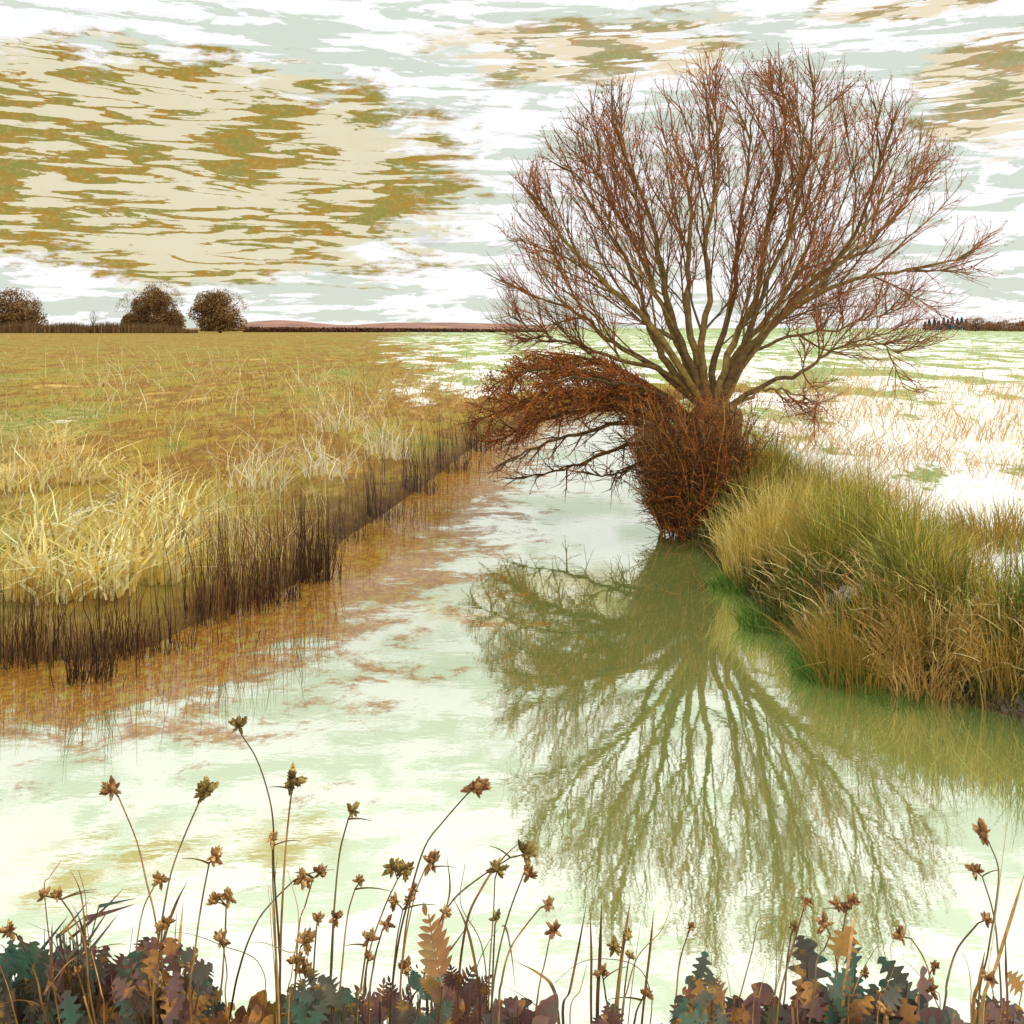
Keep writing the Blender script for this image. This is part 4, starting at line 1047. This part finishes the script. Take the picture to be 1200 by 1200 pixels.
# ------------------------------------------------------------------ near bank: mottled leafy plants
TEAL = [lin(62, 104, 86), lin(82, 114, 92), lin(54, 86, 74)]
PLUM = [lin(116, 84, 80), lin(100, 72, 70), lin(130, 96, 84)]
OCH = [lin(206, 152, 60), lin(184, 128, 54), lin(150, 100, 58)]
def leaf_mesh(mb, base, d, nrm, L_, kind, col):
    """one leaf from base along d, face normal nrm; kinds differ in outline"""
    d = d / np.linalg.norm(d); s = np.cross(d, nrm); s = s / np.linalg.norm(s); nrm = np.cross(s, d)
    curl = random.uniform(-.2, .2)
    def strip(b, dd, ss, ln, prof):
        n = len(prof); t = np.linspace(0, 1, n)
        mid = b + dd * (t * ln)[:, None] + nrm * (curl * ln * t ** 2)[:, None]
        lift = nrm * (np.array(prof) * ln * .18)[:, None]
        lft = mid - ss * (np.array(prof) * ln)[:, None] + lift; rgt = mid + ss * (np.array(prof) * ln)[:, None] + lift
        V = np.stack([lft, mid, rgt], 1); idx = np.arange(n * 3).reshape(n, 3)
        Q = np.concatenate([np.stack([idx[:-1, j], idx[:-1, j + 1], idx[1:, j + 1], idx[1:, j]], -1) for j in (0, 1)])
        mb.add(V, [Q], col * random.uniform(.85, 1.15))
    if kind == 'oak':
        t = np.linspace(0, 1, 26)
        prof = (0.06 + .36 * np.sin(np.pi * t ** .85) ** .8) * (0.66 + .34 * np.cos(2 * np.pi * (t * 4.2 + .1))) + .01
        prof[0] = .012; prof[-1] = .004
        strip(base, d, s, L_, prof)
    elif kind == 'broad':
        t = np.linspace(0, 1, 20)
        prof = .34 * np.sin(np.pi * t ** .7) ** .75 * (1 + .22 * np.array([mnoise.noise((q * 7, L_ * 90, random.random())) for q in t])) + .008
        prof[-1] = .004
        strip(base, d, s, L_, prof)
    elif kind == 'spike':
        t = np.linspace(0, 1, 9); strip(base, d, s, L_, .04 * (1 - t) ** .8 + .003)
    else:   # frond of paired leaflets along a midrib
        strip(base, d, s, L_, np.full(10, .012))
        m = 7
        for i in range(m):
            q = .16 + .84 * i / m; b = base + d * L_ * q + nrm * curl * L_ * q * q
            ll = L_ * .27 * math.sin(math.pi * (.25 + .72 * q)) + .004
            for sg in (-1, 1):
                dd = d * .75 + s * sg; dd = dd / np.linalg.norm(dd); ss = np.cross(dd, nrm); ss /= np.linalg.norm(ss)
                t = np.linspace(0, 1, 8); strip(b, dd, ss, ll, .19 * np.sin(np.pi * (.08 + .92 * t) ** .8) ** .8 + .005)
        t = np.linspace(0, 1, 8); strip(base + d * L_ * .93, d, s, L_ * .2, .2 * np.sin(np.pi * t) + .005)

def leafy(px, ytop, hw, kind, pal, n, lpx, label, Y=None, tall=()):
    ytop += 10 if px > 860 else -2; lpx *= 0.82; n = int(n * 1.3)
    Y = Y or random.uniform(1.35, 1.7); k = Y / F
    foot = at(px, 1200, Y); gz = float(ground_z(foot[0:1], foot[1:2])[0]); org = np.array([foot[0], Y, gz])
    root = empty('leafy_plant', org); tag(root, label, 'plant', 'dark leafy plants on the near bank')
    st = MB(org); lf = MB(org)
    top = at(px, ytop + 35, Y)
    main = catmull([org - np.array([0, 0, .02]), org + (top - org) * .5 + np.array([.01, 0, 0]), top], 14)
    st.tubes(main[None], np.linspace(.006, .0018, 14)[None], 6, lin(86, 64, 46))
    for i in range(n):
        fx = random.uniform(-1, 1); prof = ytop + 34 * fx * fx + 18 * abs(mnoise.noise((fx * 3, px, 0)))
        ty = random.uniform(prof, 1240); yo = random.uniform(-.10, .10)
        if i < len(tall): fx, ty = (tall[i][0] - px) / hw, tall[i][1]
        tip = at(px + fx * hw, ty, Y + yo)
        L_ = lpx * k * random.uniform(.6, 1.2) * ((2.0 if kind == 'frond' else 1.6) if i < len(tall) else 1)
        lean = np.array([fx * .7 + random.gauss(0, .35), random.gauss(0, .25), random.uniform(.35, 1.1)]); lean /= np.linalg.norm(lean)
        b = tip - lean * L_
        nr = np.array([random.gauss(0, .45), -1, random.gauss(.25, .4)]); nr /= np.linalg.norm(nr)
        leaf_mesh(lf, b, lean, nr, L_, kind if kind == 'frond' or i < len(tall) or random.random() < .8 else 'oak', pal[random.randrange(len(pal))])
        a = main[min(13, max(2, int(13 * (b[2] - org[2]) / (top[2] - org[2]) - 3)))]
        st.tubes(catmull([a, .5 * (a + b) - np.array([0, 0, .012]), b], 7)[None], np.full((1, 7), .0011), 4, lin(92, 70, 48))
    st.build('stem', M_STEM, root); lf.build('foliage', M_LEAF, root)

leafy(25, 1098, 55, 'oak', TEAL, 110, 42, 'teal leafy plant in the lower left corner')
leafy(88, 1078, 42, 'spike', PLUM + TEAL, 150, 52, 'spiky plum plant with needle leaves rising highest at lower left', tall=[(88, 1052), (108, 1055), (80, 1075), (118, 1070), (143, 1050), (160, 1052), (62, 1080), (96, 1064), (126, 1066), (150, 1064), (72, 1088), (136, 1078), (100, 1076), (30, 1085), (44, 1090)])
leafy(110, 1108, 70, 'broad', PLUM, 120, 48, 'broad leaved plum plant filling the lower left behind the spikes', Y=1.72)
leafy(190, 1092, 58, 'oak', PLUM + TEAL, 120, 40, 'mixed plum and teal plant under the crossing tall stems')
leafy(225, 1142, 48, 'oak', OCH + TEAL, 90, 38, 'ochre and teal lobed plant under the short tan heads')
leafy(310, 1160, 50, 'broad', OCH, 80, 40, 'low ochre brown broad leaved plant left of the teal one')
leafy(375, 1132, 48, 'oak', TEAL, 90, 36, 'teal lobed plant under the clumped tan heads')
leafy(445, 1142, 45, 'frond', PLUM, 26, 56, 'plum fern left of the tall lobed frond')
leafy(500, 1122, 34, 'frond', OCH + TEAL, 14, 52, 'ochre and teal fern with one tall frond standing above the rest', Y=1.3, tall=[(498, 1068)])
leafy(545, 1128, 50, 'frond', PLUM, 34, 56, 'plum fern in the centre under the crossing stalks')
leafy(605, 1160, 45, 'broad', PLUM, 60, 36, 'low plum broad leaved plant right of the central fern', tall=[(652, 1168)])
leafy(712, 1176, 30, 'oak', PLUM, 30, 30, 'small low plum plant among the dry stalks')
leafy(780, 1184, 30, 'oak', PLUM, 30, 34, 'low brown leaved plant right of the dry stalks')
leafy(822, 1132, 30, 'oak', OCH + TEAL, 60, 40, 'ochre tipped teal plant at the left end of the right leaves', tall=[(828, 1117)])
leafy(885, 1140, 48, 'broad', PLUM + [lin(84, 78, 52)], 110, 40, 'dark plum plant under the curled dry leaf')
leafy(948, 1132, 40, 'oak', TEAL + PLUM, 90, 40, 'teal and brown plant with one tall dark leaf, under the nodding heads', tall=[(936, 1094), (946, 1100)])
leafy(996, 1118, 28, 'oak', TEAL + OCH, 60, 46, 'tall teal and ochre lobed plant under the double brown head', tall=[(998, 1085), (992, 1098)])
leafy(1045, 1130, 42, 'oak', PLUM + TEAL, 100, 42, 'dark lobed plant left of the hooked club rush', tall=[(1072, 1130), (1030, 1122)])
leafy(1100, 1166, 48, 'broad', PLUM + TEAL, 80, 36, 'low plum and teal plant under the hooked club rush')
leafy(1172, 1158, 42, 'oak', PLUM + OCH, 80, 36, 'plum and ochre plant in the lower right corner', tall=[(1178, 1138)])

# ------------------------------------------------------------------ sky, sun, camera
SUN_EL, SUN_AZ = math.radians(52), math.radians(75)     # azimuth clockwise from +Y
def make_world():
    w = bpy.data.worlds.new('World'); scene.world = w; w.use_nodes = True
    nt = w.node_tree; nt.nodes.clear(); L = nt.links.new
    out = nd(nt, 'ShaderNodeOutputWorld'); bg = nd(nt, 'ShaderNodeBackground'); bg.inputs['Strength'].default_value = 0.1
    L(bg.outputs[0], out.inputs[0])
    sky = nd(nt, 'ShaderNodeTexSky', sky_type='NISHITA'); sky.sun_disc = False; sky.sun_elevation = SUN_EL; sky.sun_rotation = SUN_AZ
    tc = nd(nt, 'ShaderNodeTexCoord'); sp = nd(nt, 'ShaderNodeSeparateXYZ'); L(tc.outputs['Generated'], sp.inputs[0])
    def M(op, a, b=None, c=None):
        n = nd(nt, 'ShaderNodeMath', operation=op)
        for i, v in enumerate((a, b, c)):
            if v is None: continue
            if hasattr(v, 'is_linked'): L(v, n.inputs[i])
            else: n.inputs[i].default_value = v
        return n.outputs[0]
    az = M('ARCTAN2', sp.outputs[0], sp.outputs[1]); el = M('ARCSINE', sp.outputs[2])
    cmb = nd(nt, 'ShaderNodeCombineXYZ'); L(az, cmb.inputs[0]); L(el, cmb.inputs[1])
    def noise(sx, sy, detail=5, rough=0.55, dist=0.0, off=0.0):
        mp = nd(nt, 'ShaderNodeMapping'); mp.inputs['Scale'].default_value = (sx, sy, 1); mp.inputs['Location'].default_value = (off, off * 1.7, off)
        L(cmb.outputs[0], mp.inputs['Vector'])
        n = nd(nt, 'ShaderNodeTexNoise'); n.inputs['Scale'].default_value = 1; n.inputs['Detail'].default_value = detail
        n.inputs['Roughness'].default_value = rough; n.inputs['Distortion'].default_value = dist
        L(mp.outputs[0], n.inputs['Vector']); return n.outputs['Fac']
    def step(v, lo, hi):
        n = nd(nt, 'ShaderNodeMapRange', interpolation_type='SMOOTHSTEP'); n.inputs['From Min'].default_value = lo; n.inputs['From Max'].default_value = hi
        L(v, n.inputs['Value']); return n.outputs[0]
    def mix(f, a, b):
        n = nd(nt, 'ShaderNodeMix', data_type='RGBA')
        for s, v in (('Factor', f), ('A', a), ('B', b)):
            if hasattr(v, 'is_linked'): L(v, n.inputs[s])
            else: n.inputs[s].default_value = v if s == 'Factor' else (*v, 1)
        return n.outputs['Result']
    def blob(x, y, rx, ry):
        """soft oval bank of cloud centred on a bearing and height given in photo units"""
        a0 = math.atan((x - 600) / F); e0 = math.atan((HOR - y) / F * math.cos(a0))
        dx = M('DIVIDE', M('SUBTRACT', az, a0), rx / F); dy = M('DIVIDE', M('SUBTRACT', el, e0), ry / F)
        r = M('SQRT', M('ADD', M('MULTIPLY', dx, dx), M('MULTIPLY', dy, dy)))
        return M('SUBTRACT', 1.0, r)
    # white and sage layers with ragged edges
    wht, sage = np.array([1.0, 1.0, 1.0]), lin(216, 225, 212)
    n1 = noise(7.5, 52, 9, 0.62, 0.4, 3.1)
    base = mix(step(n1, 0.505, 0.525), wht, sage)
    n1b = noise(6.0, 34, 8, 0.6, 0.4, 9.4)
    base = mix(step(n1b, 0.60, 0.615), base, wht)
    grey = noise(7, 40, 8, 0.65, 0.6, 14.0)
    base = mix(M('MULTIPLY', step(grey, 0.60, 0.70), 0.5), base, lin(196, 190, 200))
    # ochre bank with cream flakes
    big = noise(7.5, 15, 9, 0.62, 0.6, 21.0)
    fine = noise(16, 85, 9, 0.7, 0.3, 17.0)
    def patch(b, lo, hi, k=1.1):
        return step(M('ADD', M('ADD', b, M('MULTIPLY', M('SUBTRACT', fine, 0.5), 0.9)), M('MULTIPLY', M('SUBTRACT', big, 0.5), k)), lo, hi)
    oc_n = noise(26, 60, 8, 0.7, 0.3, 5.0)
    ochre = mix(step(oc_n, 0.42, 0.60), lin(148, 144, 70), lin(174, 138, 54))
    grain = noise(190, 240, 3, 0.7, 0, 6.0)
    ochre = mix(M('MULTIPLY', step(noise(60, 110, 6, 0.7, 0, 2.0), 0.5, 0.62), 0.3), ochre, lin(206, 130, 52))
    ochre = mix(M('MULTIPLY', step(grain, 0.45, 0.68), 0.45), ochre, lin(196, 178, 104))
    cream = mix(noise(20, 50, 6, 0.6, 0, 8.0), lin(222, 214, 172), lin(242, 232, 208))
    flake = noise(9.0, 88, 8, 0.62, 0.35, 33.0)
    zone = noise(7.0, 20, 5, 0.55, 0.3, 44.0)
    # cream flakes parted by thin wavy ochre streaks that widen into solid ochre here and there
    ridge = M('ABSOLUTE', M('SUBTRACT', noise(10.0, 92, 6, 0.55, 0.35, 27.0), 0.5))
    wide = M('ADD', M('MULTIPLY', M('SUBTRACT', zone, 0.50), 0.46), 0.050)
    fl = step(M('SUBTRACT', ridge, wide), -0.004, 0.004)
    bank = mix(fl, ochre, cream)
    pA = patch(blob(215, 205, 420, 165), 0.16, 0.34)
    col = mix(pA, base, bank)
    pB = M('MAXIMUM', patch(blob(690, 60, 260, 62), 0.28, 0.5), M('MAXIMUM', patch(blob(1180, 110, 150, 90), 0.3, 0.5), patch(blob(1060, 2, 160, 32), 0.3, 0.5)))
    bankB = mix(step(M('SUBTRACT', ridge, M('SUBTRACT', wide, 0.008)), -0.004, 0.004), ochre, mix(step(flake, 0.46, 0.50), wht, lin(240, 222, 184)))
    col = mix(M('MULTIPLY', pB, 0.85), col, bankB)
    pC = M('MAXIMUM', patch(blob(120, -250, 190, 60), 0.2, 0.7), patch(blob(330, -222, 110, 50), 0.2, 0.7))
    col = mix(M('MULTIPLY', pC, M('MULTIPLY', step(flake, 0.44, 0.56), 0.85)), col, lin(186, 154, 84))
    # an overcast sky is brighter overhead than at the horizon
    br = nd(nt, 'ShaderNodeMapRange'); br.inputs['From Min'].default_value = 0.32; br.inputs['From Max'].default_value = 0.55
    br.inputs['To Min'].default_value = 10.2; br.inputs['To Max'].default_value = 19.0; L(el, br.inputs['Value'])
    sc = nd(nt, 'ShaderNodeVectorMath', operation='SCALE'); L(col, sc.inputs[0]); L(br.outputs[0], sc.inputs['Scale'])
    fin = mix(0.97, sky.outputs[0], sc.outputs[0])
    L(fin, bg.inputs['Color'])
make_world()

sd = bpy.data.lights.new('sun', 'SUN'); sd.energy = 1.5; sd.angle = math.radians(12); sd.color = (1.0, 0.95, 0.86)
so = bpy.data.objects.new('sun', sd); COL.objects.link(so)
dirv = Vector((math.sin(SUN_AZ) * math.cos(SUN_EL), math.cos(SUN_AZ) * math.cos(SUN_EL), math.sin(SUN_EL)))
so.rotation_euler = dirv.to_track_quat('Z', 'Y').to_euler(); so.location = (-6, -6, 20)

cd = bpy.data.cameras.new('camera'); cam = bpy.data.objects.new('camera', cd); COL.objects.link(cam)
cam.location = (0, 0, H); cam.rotation_euler = (math.radians(90), 0, 0)
cd.sensor_width = 36; cd.lens = 36 * F / 1200; cd.shift_y = -(600 - HOR) / 1200
cd.clip_start = 0.05; cd.clip_end = 6000
scene.camera = cam
scene.render.engine = 'CYCLES'
scene.view_settings.view_transform = 'Standard'; scene.view_settings.look = 'None'
scene.view_settings.exposure = 0; scene.view_settings.gamma = 1
